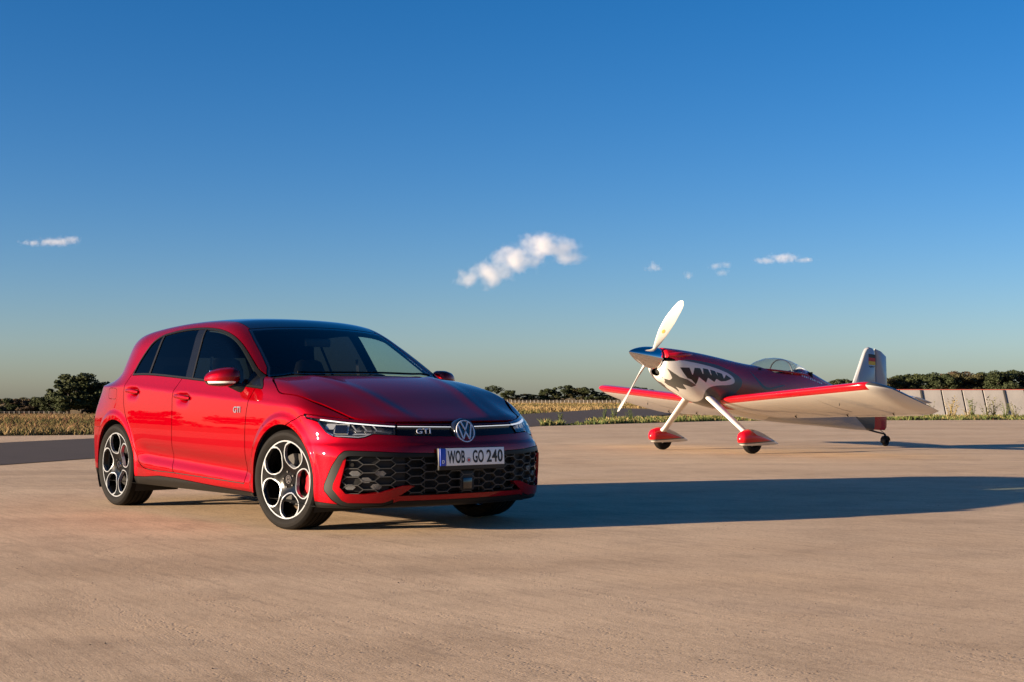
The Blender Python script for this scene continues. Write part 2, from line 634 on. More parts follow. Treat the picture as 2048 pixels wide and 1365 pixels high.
_roof = Spl([-2.0, -1.85, -1.6, -1.3, -1.0, -.7, -.4, -.15, .1, .3, .6], [1.28, 1.318, 1.372, 1.419, 1.448, 1.464, 1.4685, 1.4635, 1.445, 1.418, 1.36])

def zc_line(x):                  # shoulder crease
    return .867 - .0561 * x

def body_W(x, z):
    """half width of the flank"""
    zc = zc_line(x)
    base = _w0(x)
    low = base - .14 * np.maximum(-1.25 - x, 0) ** 1.4 * sstep(-.30, .05, z - zc) + _wlow(z + (.0561 * x) * .35)
    # sill flare below the doors
    zf = .375 - .045 * x
    m = sstep(-.98, -.70, x) * (1 - sstep(.80, .98, x))
    low = low + m * (-.016 * np.exp(-((z - zf - .035) / .06) ** 2) + .010 * sstep(zf + .01, zf - .055, z) - .02 * sstep(.245, .19, z))
    # wheel arch lips
    for ax in (AX, -AX):
        r = np.hypot(x - ax, (z - .325))
        low = low + .013 * (1 - sstep(.395, .44, r)) * sstep(.10, .24, z)
    for hx_, hz_ in ((-.978, .896), (-.125, .850)):            # grip bowls behind the handles
        low = low - .020 * np.exp(-((x - hx_) / .085) ** 4 - ((z - hz_) / .034) ** 2)
    dz = z - zc
    up = base + .0035 - .010 * (1 - np.exp(-np.maximum(dz, -.02) / .03)) - .40 * dz - .06 * np.maximum(dz, 0) ** 2 - .52 * np.maximum(-1.12 - x, 0) ** 1.75 * sstep(-.10, .13, dz)
    w = smin(low, up, .008)
    return w

def body_top(x, y):
    ay = np.abs(y)
    # bonnet: crowned, with a crease on each side
    yc = .30 + .20 * np.clip((2.1 - x) / 1.1, 0, 1.2)
    hood = _hood(x) - .016 * (ay / .6) ** 2 - .10 * np.maximum(ay - .55, 0) ** 1.6 - .16 * sstep(1.4, 1.8, x) * smax(ay - .52, 0 * ay, .06)
    e = ay - yc
    hood = hood - .017 * smax(e, np.zeros_like(e), .06) + .0055 * np.exp(-(e / .06) ** 2) * sstep(2.08, 1.8, x)
    # windscreen, roof, hatch
    wind = 1.392 - .520 * (x - .285) - .10 * (x - .285) ** 2 * np.sign(x - .285) - .135 * ay ** 2.0 - .05 * ay ** 4
    roof = _roof(x) - .030 * (ay / .6) ** 2 - .02 * (ay / .62) ** 6
    g = smin(wind, roof, .06)
    return smax(hood, g, .012)

def body_floor(x):
    return .192 - .026 * sstep(1.1, 1.75, x)

def body_f(x, y, z):
    ay = np.abs(y)
    side = (ay - body_W(x, z)) * .93
    cf = (.275 * ay ** 2 + .42 * ay ** 6) * (1 - .13 * sstep(.60, .48, z))
    front = (x - (_frontx(z) + .011 * sstep(.575, .548, z) - cf)) * .88
    cr = .15 * ay ** 2 + .25 * ay ** 6
    rear = (-x - (_rearx(z) - cr)) * .88
    # spoiler: lets the roof run on behind the rear window
    sp = np.maximum(np.maximum(-x - (1.885 - .22 * ay ** 2), z - 2), np.maximum(1.245 + .35 * (x + 1.87) - z, ay - .66))
    rear = smin(rear, sp, .02)
    top = (z - body_top(x, y)) * .86
    f = smax(front, side, .085)
    f = smax(rear, f, .10)
    f = smax(top, f, .075)
    return smax(f, body_floor(x) - z, .02)
CAR = empty("hatchback_car", (-1.649, 10.578, 0), (0, 0, R(-50.39)))
tag(CAR, "red five-door hatchback with black roof and black honeycomb grille parked on the concrete", "car")

UD = .0145                                   # metres per degree round the nose
def phi_of(V):
    return np.degrees(np.arctan2(np.abs(V[:, 1]), V[:, 0] - 1.2))
def nose(poly):
    P = [(a * UD, z) for a, z in poly]
    return lambda V: np.where(V[:, 0] > 1.25, sdf_poly(P, phi_of(V) * UD, V[:, 2]), 9.0)
def side(poly, ymin=.42):
    return lambda V: np.where(np.abs(V[:, 1]) > ymin, sdf_poly(poly, V[:, 0], V[:, 2]), 9.0)
def both(*fs):
    return lambda V: np.maximum.reduce([f(V) for f in fs])
def halves(M):
    return clip(M, M[0][:, 1]), clip(M, -M[0][:, 1])

def bisect(fn, lo, hi, shape, n=22):
    lo = np.full(shape, lo); hi = np.full(shape, hi)
    for _ in range(n):
        m = (lo + hi) / 2
        v = fn(m) > 0
        hi = np.where(v, m, hi); lo = np.where(v, lo, m)
    return lo
_np, _nz = np.arange(0, 72.1, .5), np.arange(.16, .781, .005)
_PG, _ZG = np.meshgrid(np.radians(_np), _nz, indexing='ij')
_NT = bisect(lambda m: body_f(1.2 + m * np.cos(_PG), m * np.sin(_PG), _ZG), .15, 1.6, _PG.shape)
_sx, _sz = np.arange(-1.3, 1.01, .02), np.arange(.66, 1.01, .01)
_XG, _SG = np.meshgrid(_sx, _sz, indexing='ij')
_ST = bisect(lambda m: body_f(_XG, m, _SG), .2, 1.2, _XG.shape)
def bilin(T, x0, dx, y0, dy, x, y):
    u = np.clip((x - x0) / dx, 0, T.shape[0] - 1.001); v = np.clip((y - y0) / dy, 0, T.shape[1] - 1.001)
    i, j = u.astype(int), v.astype(int); a, b = u - i, v - j
    return (T[i, j] * (1 - a) + T[i + 1, j] * a) * (1 - b) + (T[i, j + 1] * (1 - a) + T[i + 1, j + 1] * a) * b

def nose_pt(phi, z, off=0.0):
    """point on the nose at signed angle phi (degrees) and height z, off metres outside the skin"""
    phi = np.atleast_1d(np.asarray(phi, float)); z = np.broadcast_to(np.asarray(z, float), phi.shape)
    r = bilin(_NT, 0, .5, .16, .005, np.abs(phi), z) + off
    return np.stack([1.2 + r * np.cos(np.radians(phi)), r * np.sin(np.radians(phi)), z], 1)

def side_y(x, z):
    """half width of the skin at (x, z)"""
    return float(bilin(_ST, -1.3, .02, .66, .01, np.array([x]), np.array([z]))[0])

def build_car_body():
    M = cut_mesh(body_f, (-2.17, 0, .13), (2.2, .96, 1.50), .0125)
    red, root = MT['red'], CAR
    GAP = .0072
    under, M = split(M, lambda V: V[:, 2] - body_floor(V[:, 0]) - .004)
    panel("underbody", under, MT['dark'], root, 0)
    def arch(V):
        d = np.full(len(V), 9.0)
        for cx in (AX + .012, -AX + .022):
            dz = V[:, 2] - .325
            dz = np.where(dz > 0, dz, dz * .35)
            d = np.minimum(d, np.hypot((V[:, 0] - cx) / 1.065, dz) - .358)
        return np.where(np.abs(V[:, 1]) > .5, d, 9.0)
    _, M = split(M, arch)
    lining_src = M
    # ---- side glass
    dlo = smooth_poly([(-1.072, 1.030), (-.79, 1.032), (-.08, .987), (.80, .926), (.972, .913), (.955, .945), (.77, 1.026), (.565, 1.152), (.375, 1.258), (.215, 1.320),
                       (.02, 1.362), (-.238, 1.384), (-.513, 1.384), (-.768, 1.361), (-.872, 1.340), (-.955, 1.297), (-1.005, 1.228), (-1.055, 1.128)], 2, corner=(0, 4))
    f_dlo = side(dlo)
    D, M = split(M, f_dlo, .004)
    trim, D = split(D, lambda V: -(f_dlo(V) + .015))
    for h in halves(trim):
        panel("window_surround", offset(h, .002), MT['satin_black'], root, .012)
    bline = lambda V: V[:, 0] - np.interp(V[:, 2], [.997, 1.363], [-.080, -.198])
    qline = lambda V: V[:, 0] - np.interp(V[:, 2], [1.032, 1.334], [-.792, -.821])
    rear_g, front_g = split(D, bline)
    pillar_b, rear_g = split(rear_g, lambda V: -(bline(V) + .105), .002)
    strip_b, front_g = split(front_g, lambda V: bline(V) - .018, .002)
    quarter, rear_g = split(rear_g, lambda V: qline(V) + .010)
    strip_q, rear_g = split(rear_g, lambda V: qline(V) - .014)
    sail, front_g = split(front_g, lambda V: -(V[:, 0] - np.interp(V[:, 2], [.92, 1.03], [.735, .715])), .003)
    for nm, part, mat, off in (("front_door_window", front_g, MT['door_glass'], -.004), ("rear_door_window", rear_g, MT['privacy_glass'], -.004),
                               ("quarter_window", quarter, MT['privacy_glass'], -.004), ("pillar_cover", pillar_b, MT['pillar_black'], -.002),
                               ("window_bar", strip_b, MT['satin_black'], .001), ("window_bar", strip_q, MT['satin_black'], .001),
                               ("mirror_triangle", sail, MT['pillar_black'], -.003)):
        for h in halves(part):
            panel(nm, offset(h, off), mat, root, .004 if 'glass' in mat.name else .010)
    # ---- windscreen and roof
    hdr = lambda V: V[:, 0] - (.305 - .13 * V[:, 1] ** 2)
    wsl = lambda V: np.abs(V[:, 1]) - np.interp(V[:, 2], [.95, .987, 1.066, 1.175, 1.269, 1.36, 1.5], [.755, .735, .672, .632, .600, .560, .548])
    cowl = lambda V: V[:, 0] - (1.105 - .28 * V[:, 1] ** 2)
    f_ws = both(wsl, lambda V: -hdr(V), cowl, lambda V: .93 - V[:, 2])
    W, M = split(M, f_ws, .005)
    def cowl_z(V):
        ay = np.abs(V[:, 1])
        wnd = 1.392 - .520 * (V[:, 0] - .285) - .10 * (V[:, 0] - .285) ** 2 - .135 * ay ** 2 - .05 * ay ** 4
        hd = V[:, 2] - wnd
        return .006 - hd               # negative on the bonnet-side shelf
    shelf, W = split(W, cowl_z)
    panel("cowl", offset(shelf, -.012), MT['plastic'], root, .01)
    f_frit = lambda V: np.maximum(wsl(V) + .022, np.maximum(.030 - hdr(V), 1.012 - .03 * np.abs(V[:, 1]) - V[:, 2]))
    clear, frit = split(W, f_frit)
    ws = panel("windscreen", offset(clear, -.002), MT['screen_glass'], root, .004)
    panel("black_border", offset(frit, -.002), MT['gloss_black'], ws, .004)
    f_roof = both(lambda V: hdr(V), lambda V: np.abs(V[:, 1]) - (.553 - .02 * (V[:, 0] + .3) ** 2), lambda V: -1.62 - V[:, 0], lambda V: 1.25 - V[:, 2])
    RF, M = split(M, f_roof, .006)
    panel("roof", RF, MT['gloss_black'], root, .012)
    # ---- nose: lamps, strip, grille opening
    hl_poly = [(67.6, .753), (65.4, .722), (61.5, .711), (59.9, .703), (55.9, .638), (52.9, .611), (47.9, .605), (43.7, .600), (41.3, .607), (38.6, .627), (30.2, .620), (30.2, .694), (39, .709), (50.5, .727), (57.9, .740)]
    f_hl = nose(hl_poly)
    HLM, M = split(M, f_hl, .005)
    st_poly = [(-30, .618), (-8, .609), (8, .609), (30, .618), (30, .694), (-30, .694)]
    f_st = nose([(p, z) for p, z in st_poly])
    STM, M = split(M, f_st, .005)
    panel("upper_grille_strip", offset(STM, -.010), MT['pillar_black'], root, .02)
    for h in halves(HLM):
        build_headlamp(h)
    outer = [(-10, .503), (10, .503), (17, .505), (29, .511), (37.4, .520), (46.5, .526), (48.3, .523), (50, .499), (52.8, .427), (56, .307), (56, .277), (53, .22), (49.9, .185), (45.4, .172), (34.7, .180), (29.5, .209), (-10, .209)]
    inner = [(-10, .480), (10, .480), (29, .480), (37, .488), (46, .493), (47.2, .490), (48.6, .464), (52.3, .315), (52.4, .285), (49.2, .215), (47.2, .2), (35.4, .198), (31, .225), (29.5, .246), (-10, .246)]
    red_c = [(47.1, .488), (48.5, .464), (52.2, .315), (52.3, .285), (49.1, .216), (47.2, .201), (35.4, .199), (31.8, .213), (22.8, .309), (27.9, .305), (35.8, .267), (41.3, .258), (47.6, .260), (49.6, .300), (47.6, .44)]
    f_out, f_in, f_c = nose(outer), nose(inner), nose(red_c)
    G, M = split(M, f_out, .004)
    GI, blade = split(G, f_in)
    f_lip = both(lambda V: phi_of(V) * UD - 31.5 * UD, lambda V: V[:, 2] - .243)
    lip, blade = split(blade, f_lip, .003)
    panel("grille_frame", blade, MT['satin_black'], root, .03)
    panel("lower_lip", offset(lip, .004), MT['red'], root, .03)
    cm, hole = split(GI, f_c, .004)
    for h in halves(cm):
        panel("bumper_blade", offset(h, .006), MT['red'], root, .035)
    panel("grille_backing", offset(hole, -.065), MT['dark'], root, 0)
    # ---- bonnet, bumper, splitter
    lx = [.90, .957, 1.05, 1.132, 1.19, 1.30, 1.453, 1.577, 1.672, 1.749, 1.797, 1.95]
    lz = [1.01, .986, .955, .922, .895, .878, .860, .821, .782, .752, .735, .700]
    lsp = Spl(lx, lz)
    f_hood = both(lambda V: lsp(np.clip(V[:, 0], .9, 1.95)) - V[:, 2], lambda V: -cowl(V), lambda V: .66 - V[:, 2], lambda V: .86 - V[:, 0])
    hood, M = split(M, f_hood, GAP)
    panel("bonnet", hood, red, root, .015)
    mid = lambda V: V[:, 2] - np.interp(phi_of(V), [0, 30, 40, 52, 60, 66, 72, 90], [.65, .655, .665, .68, .722, .738, .744, .745])
    seam = lambda V: np.where(V[:, 0] > 1.2, (.69 + (V[:, 0] - 1.42) * .40 - V[:, 2]) * -1, 9)
    f_bump = both(mid, seam, lambda V: 1.36 - V[:, 0])
    bump, M = split(M, f_bump, GAP)
    f_spl = lambda V: V[:, 2] - np.interp(phi_of(V), [0, 30, 45, 50, 60, 75], [.212, .212, .19, .190, .205, .215])
    spl, bump = split(bump, f_spl, .003)
    panel("front_splitter", spl, MT['satin_black'], root, .02)
    panel("front_bumper", bump, red, root, .02)
    # ---- rear
    f_rw = both(lambda V: np.abs(V[:, 1]) - np.interp(V[:, 2], [1.0, 1.25], [.62, .52]), lambda V: 1.02 - V[:, 2], lambda V: V[:, 2] - 1.235, lambda V: V[:, 0] + 1.4)
    rw, M = split(M, f_rw, .005)
    panel("rear_window", rw, MT['privacy_glass'], root, .005)
    f_tl = both(lambda V: V[:, 0] - np.interp(V[:, 2], [.80, .95], [-1.775, -1.715]), lambda V: .805 - V[:, 2], lambda V: V[:, 2] - .945, lambda V: .42 - np.abs(V[:, 1]))
    tl, M = split(M, f_tl, .005)
    for h in halves(tl):
        panel("tail_light", h, MT['tail_red'], root, .02)
    f_rb = both(lambda V: V[:, 2] - .62, lambda V: V[:, 0] + 1.55)
    rb, M = split(M, f_rb, .002)
    rdif, rb = split(rb, lambda V: V[:, 2] - .28, .003)
    panel("rear_bumper", rb, red, root, .02)
    panel("rear_diffuser", rdif, MT['satin_black'], root, .02)
    f_tg = both(lambda V: np.abs(V[:, 1]) - np.interp(V[:, 2], [.6, .95, 1.02, 1.3, 1.4], [.60, .62, .68, .58, .50]), lambda V: V[:, 0] + 1.60)
    tg, M = split(M, f_tg, GAP)
    panel("tailgate", tg, red, root, .015)
    # ---- flanks
    sillf = both(lambda V: V[:, 2] - np.interp(V[:, 0], [-.96, -.75, -.50, -.2, .4, .92], [.250, .254, .271, .266, .238, .219]), lambda V: np.abs(V[:, 0]) - 1.0, lambda V: .5 - np.abs(V[:, 1]))
    sl, M = split(M, sillf, .003)
    for h in halves(sl):
        panel("sill_trim", offset(h, .006), MT['satin_black'], root, .03)
    fd = smooth_poly([(.90, 1.0), (.868, .895), (.846, .804), (.832, .761), (.821, .643), (.823, .538), (.818, .275), (-.248, .304), (-.282, .364), (-.289, .441), (-.282, .622), (-.287, .759), (-.297, .888), (-.236, .985), (-.16, 1.10)], 1, corner=(6, 7))
    rd = smooth_poly([(-.16, 1.10), (-.236, .985), (-.297, .888), (-.287, .759), (-.282, .622), (-.289, .441), (-.282, .364), (-.248, .304), (-.69, .308), (-.84, .345), (-.915, .45), (-.965, .55), (-1.02, .635), (-1.085, .70), (-1.142, .82), (-1.142, .94), (-1.10, 1.02), (-1.05, 1.10)], 1, corner=(7,))
    f1, M = split(M, side(fd), GAP)
    r1, M = split(M, side(rd), GAP)
    for h in halves(f1):
        panel("front_door", h, red, root, .015)
    for h in halves(r1):
        panel("rear_door", h, red, root, .015)
    ff = lambda V: np.where(V[:, 1] < 0, sdf_poly(smooth_poly([(-1.478, .935), (-1.38, .933), (-1.283, .930), (-1.283, .885), (-1.283, .842), (-1.38, .846), (-1.470, .850), (-1.475, .89)], 1), V[:, 0], V[:, 2]), 9.0)
    fl, M = split(M, ff, .004)
    panel("fuel_flap", fl, red, root, .012)
    fen, M = split(M, both(lambda V: .84 - V[:, 0], lambda V: V[:, 2] - 1.0))
    for h in halves(fen):
        panel("front_wing", h, red, root, .015)
    spo, M = split(M, both(lambda V: V[:, 0] + 1.60 - .25 * (1.32 - V[:, 2]) * 0, lambda V: 1.14 - V[:, 2]), .003)
    for h in halves(spo):
        panel("spoiler_end", h, MT['gloss_black'], root, .012)
    for h in halves(M):
        panel("side_frame", h, red, root, .015)
    # ---- lining behind the skin, with the openings left free
    L = lining_src
    for f, g in ((f_dlo, .018), (f_ws, .02), (f_rw, .02), (f_out, .0), (f_hl, .01)):
        L = clip(L, -(f(L[0]) + g))
    panel("inner_lining", offset(L, -.022), MT['dark'], root, 0)

def nose_bar(phis, zs, off, w, depth, name, mat, parent):
    """a bar of height w and this depth lying on the nose along (phi, z)"""
    P0 = nose_pt(phis, np.asarray(zs) - w / 2, off); P1 = nose_pt(phis, np.asarray(zs) + w / 2, off)
    Q0 = nose_pt(phis, np.asarray(zs) - w / 2, off - depth); Q1 = nose_pt(phis, np.asarray(zs) + w / 2, off - depth)
    m = MB()
    m.loft([[P0[i], P1[i], Q1[i], Q0[i]] for i in range(len(phis))])
    return m.build(name, mat, parent)

def build_headlamp(h):
    s = np.sign(h[0][:, 1].mean())
    lamp = panel("headlight", h, MT['lens'], CAR, .004)
    panel("lamp_housing", offset(h, -.045), MT['lamp_house'], lamp, -.042)
    ph = np.linspace(30.6, 59.6, 14)
    nose_bar(s * ph, np.interp(ph, [30.5, 38.8, 49.9, 59.6], [.672, .681, .697, .716]), -.010, .007, .012, "light_bar", MT['white_lamp'], lamp)
    ph = np.linspace(30.6, 66, 14)
    nose_bar(s * ph, np.interp(ph, [30.5, 38.8, 49.9, 59.6, 66], [.686, .697, .713, .727, .739]), -.008, .012, .010, "red_accent", MT['red'], lamp)
    # outer edge light running down
    ph = np.array([60.2, 58.0, 55.6, 53.2]); zz = np.array([.702, .668, .634, .617])
    nose_bar(s * ph, zz, -.012, .010, .012, "side_light", MT['reflector'], lamp)
    ph = np.array([52.8, 48, 44, 41.6, 39.5]); zz = np.array([.615, .612, .608, .614, .628])
    nose_bar(s * ph, zz, -.012, .006, .014, "lower_trim", MT['reflector'], lamp)
    def blk(p0, p1, z0, z1, off, name, mat, depth=.02, sl=0.0):
        c = nose_pt(s * np.array([p0, p1, p1 + sl, p0 + sl]), np.array([z0, z0, z1, z1]), off)
        b = nose_pt(s * np.array([p0, p1, p1 + sl, p0 + sl]), np.array([z0, z0, z1, z1]), off - depth)
        m = MB(); m.loft([list(c), list(b)])
        return m.build(name, mat, lamp, smooth=False)
    # main projector: bright frame, dark lens
    fr = blk(48.0, 53.6, .624, .688, -.030, "projector_frame", MT['reflector'])
    blk(48.7, 53.1, .631, .683, -.024, "projector_lens", MT['gloss_black'], .012)
    blk(53.8, 57.6, .655, .690, -.030, "reflector", MT['reflector'], .012, -.8)
    # reflector blades towards the middle
    for i, p in enumerate((44.8, 41.0, 37.2)):
        blk(p, p + .6, .648, .680, -.028, "reflector", MT['reflector'], .012, 1.8)
        blk(p - 1.6, p + 1.2, .643, .6465, -.026, "reflector", MT['reflector'], .012)
    blk(41.0, 46.6, .620, .629, -.030, "reflector", MT['reflector'], .012, -1.0)

def build_nose_details():
    # light line and red line across the strip
    for s in (-1, 1):
        ph = np.linspace(5.6, 29.6, 10)
        nose_bar(s * ph, np.interp(ph, [5, 30], [.6665, .6725]), .001, .004, .012, "light_bar", MT['white_lamp'], CAR)
        ph = np.linspace(5.2, 29.6, 10)
        nose_bar(s * ph, np.interp(ph, [5, 30], [.680, .686]), .002, .009, .012, "red_accent", MT['red'], CAR)
    # emblem
    c = nose_pt([0], [.638])[0]
    em = empty("front_emblem", (c[0] + .012, 0, .638), (0, R(-14), 0), CAR)
    MB().lathe([(0, 0.0005), (0, .086), (-.012, .090), (-.05, .090)], 40, 'x').build("disc", MT['gloss_black'], em)
    m = MB(); m.lathe([(.001, .066), (.007, .067), (.007, .073), (.001, .0745)], 48, 'x'); m.build("ring", MT['white_chrome'], em)
    def stroke(pts, w, name):
        m = MB()
        for a, b in zip(pts[:-1], pts[1:]):
            a = Vector((0, *a)); b = Vector((0, *b)); d = (b - a).normalized(); n = Vector((0, -d.z, d.y)) * w / 2
            e = d * w * .3
            f = Vector((.007, 0, 0)); k = Vector((.001, 0, 0))
            m.loft([[a - e + n + k, a - e - n + k, a - e - n + f, a - e + n + f], [b + e + n + k, b + e - n + k, b + e - n + f, b + e + n + f]])
        return m.build(name, MT['white_chrome'], em, smooth=False)
    stroke([(-.027, .058), (0, .008), (.027, .058)], .0085, "letter")
    stroke([(-.052, .040), (-.026, -.052), (0, -.004), (.026, -.052), (.052, .040)], .0085, "letter")
    # letters on the strip, right of the driver's view
    ph = -19.2
    p = nose_pt([ph], [.641], .004)[0]
    text_mesh("GTI", .046, .003, "badge_letters", MT['white_chrome'], CAR, sx=1.35, loc=tuple(p), rot=(R(80), 0, R(90 + ph * .62)), bold=.0003, spacing=1.1)
    # number plate
    cx = 2.173
    pl = empty("number_plate", (cx, .012, .478), (R(0), R(-3), 0), CAR)
    m = MB(); m.box((-.012, 0, -.012), (.020, .536, .140)); m.build("plate_frame", MT['ink'], pl, bevel=.004)
    m = MB(); m.box((.001, .024, 0), (.006, .472, .110)); m.build("plate_sheet", MT['plate'], pl, bevel=.001)
    m = MB(); m.box((.001, -.2375, 0), (.006, .045, .110)); m.build("country_band", MT['plate_blue'], pl, bevel=.001)
    rt = (R(90), 0, R(90))
    text_mesh("D", .030, .001, "plate_letters", MT['plate'], pl, sx=.9, loc=(.0045, -.2375, -.030), rot=rt, bold=.001)
    text_mesh("WOB", .116, .0012, "plate_letters", MT['ink'], pl, fit=(.137, .081), loc=(.0045, -.133, 0), rot=rt, bold=.0026, spacing=1.05)
    text_mesh("GO", .116, .0012, "plate_letters", MT['ink'], pl, fit=(.089, .081), loc=(.0045, .044, 0), rot=rt, bold=.0026, spacing=1.05)
    text_mesh("240", .116, .0012, "plate_letters", MT['ink'], pl, fit=(.134, .081), loc=(.0045, .180, 0), rot=rt, bold=.0026, spacing=1.08)
    m = MB(); m.lathe([(.0042, .0005), (.0055, .018), (.003, .019)], 20, 'x')
    m.build("registration_seal", MT['seal_grey'], pl, loc=(0, -.033, -.022))
    m = MB(); m.lathe([(.006, .0005), (.0062, .009), (.004, .010)], 16, 'x')
    m.build("registration_seal", MT['seal_red'], pl, loc=(0, -.033, -.022))
    # honeycomb
    m = MB()
    hw, hh = 7.6, .052                     # cell width in degrees, height in metres
    mesh_poly = [(0, .482), (29, .482), (37, .489), (46, .493), (47.5, .462), (49.8, .300), (47.8, .261), (41.3, .258), (35.8, .267), (27.9, .305), (22.8, .300), (29.5, .243), (0, .243)]
    P = [(a * UD, z) for a, z in mesh_poly]
    segs = set()
    for i in range(-10, 11):
        for j in range(-1, 8):
            cx_ = i * hw * .75; cz = .232 + j * hh + (hh / 2 if i % 2 else 0)
            c6 = [(cx_ - hw / 2, cz), (cx_ - hw / 4, cz + hh / 2), (cx_ + hw / 4, cz + hh / 2), (cx_ + hw / 2, cz), (cx_ + hw / 4, cz - hh / 2), (cx_ - hw / 4, cz - hh / 2)]
            for k in range(6):
                a, b = c6[k], c6[(k + 1) % 6]
                a = (round(a[0], 3), round(a[1], 4)); b = (round(b[0], 3), round(b[1], 4))
                segs.add((min(a, b), max(a, b)))
    for a, b in segs:
        mid = sdf_poly(P, np.array([abs(a[0] + b[0]) / 2 * UD]), np.array([(a[1] + b[1]) / 2]))[0]
        if mid > .004:
            continue
        e = (.005 if a[1] == b[1] else .0)
        A = nose_pt([a[0], b[0]], [a[1] - .003, b[1] - .003], -.010); B = nose_pt([a[0], b[0]], [a[1] + .003, b[1] + .003], -.010)
        C = nose_pt([a[0], b[0]], [a[1] - .003, b[1] - .003], -.040); D = nose_pt([a[0], b[0]], [a[1] + .003, b[1] + .003], -.040)
        m.loft([[A[0], B[0], D[0], C[0]], [A[1], B[1], D[1], C[1]]])
    m.build("honeycomb_grille", MT['grille'], CAR, smooth=False)
    # filled panel behind the outer cells, five lamps in each
    for s in (-1, 1):
        for p, z in ((44.6, .384), (35.9, .383), (40.9, .342), (46.4, .299), (37.4, .301)):
            hx, hz = 2.0, .0165
            o = [(p - hx, z), (p - hx * .45, z + hz), (p + hx * .55, z + hz), (p + hx, z), (p + hx * .45, z - hz), (p - hx * .55, z - hz)]
            A = nose_pt([s * q[0] for q in o], [q[1] for q in o], -.014); B = nose_pt([s * q[0] for q in o], [q[1] for q in o], -.05)
            mm = MB(); mm.loft([list(A), list(B)]); fg = mm.build("fog_lamp", MT['fog'], CAR, smooth=False)
            A2 = nose_pt([s * (p + (q[0] - p) * .93) for q in o], [z + (q[1] - z) * .93 for q in o], -.011)
            mm = MB(); mm.add(list(A2), [(0, 1, 2, 3, 4, 5)]); mm.build("lens", MT['lens'], fg, smooth=False)
        pf = np.linspace(27, 49, 12); zf = np.linspace(.27, .485, 8)
        V = [nose_pt(s * pf, np.full(12, z), -.036) for z in zf]
        F = [(j * 12 + i, j * 12 + i + 1, (j + 1) * 12 + i + 1, (j + 1) * 12 + i) for j in range(7) for i in range(11)
             if sdf_poly(P, np.array([(pf[i] + pf[i + 1]) / 2 * UD]), np.array([(zf[j] + zf[j + 1]) / 2]))[0] < -.002]
        mm = MB(); mm.add([p for r in V for p in r], F); mm.build("grille_blank", MT['plastic'], CAR, fix=False)
        # parking sensors
        for p, z in ((19.5, .415), (45.4, .438)):
            c0, c1 = nose_pt([s * p], [z], -.006)[0], nose_pt([s * p], [z], -.05)[0]
            mm = MB(); mm.tube([c1, c0], .012, 14); mm.build("parking_sensor", MT['satin_black'], CAR)
    # radar box in the middle of the grille, cooler pipes behind
    m = MB(); m.box((2.118, .0, .325), (.04, .115, .135)); rb = m.build("radar_housing", MT['plastic'], CAR, bevel=.012)
    m = MB(); m.box((2.139, -.004, .306), (.012, .072, .070)); m.build("radar_cover", MT['gloss_black'], rb, bevel=.004)
    m = MB()
    for yy in (-.30, .14, .165):
        m = MB(); m.tube([(2.075, yy, .25), (2.075, yy, .47)], .007, 8)
        m.build("cooler_pipe", MT['steel'], CAR)
    for k in range(10):
        m = MB(); m.box((2.045, 0, .265 + k * .022), (.01, .95, .004))
        m.build("radiator_fin", MT['plastic'], CAR)

# ---------------- wheels
def tri_normals(V, F):
    V = np.asarray(V, float)
    T = []
    for f in F:
        for i in range(1, len(f) - 1):
            T.append((f[0], f[i], f[i + 1]))
    T = np.array(T)
    n = np.cross(V[T[:, 1]] - V[T[:, 0]], V[T[:, 2]] - V[T[:, 0]])
    N = np.zeros_like(V)
    for k in range(3):
        np.add.at(N, T[:, k], n)
    N /= np.maximum(np.linalg.norm(N, axis=1), 1e-12)[:, None]
    return V, T, N

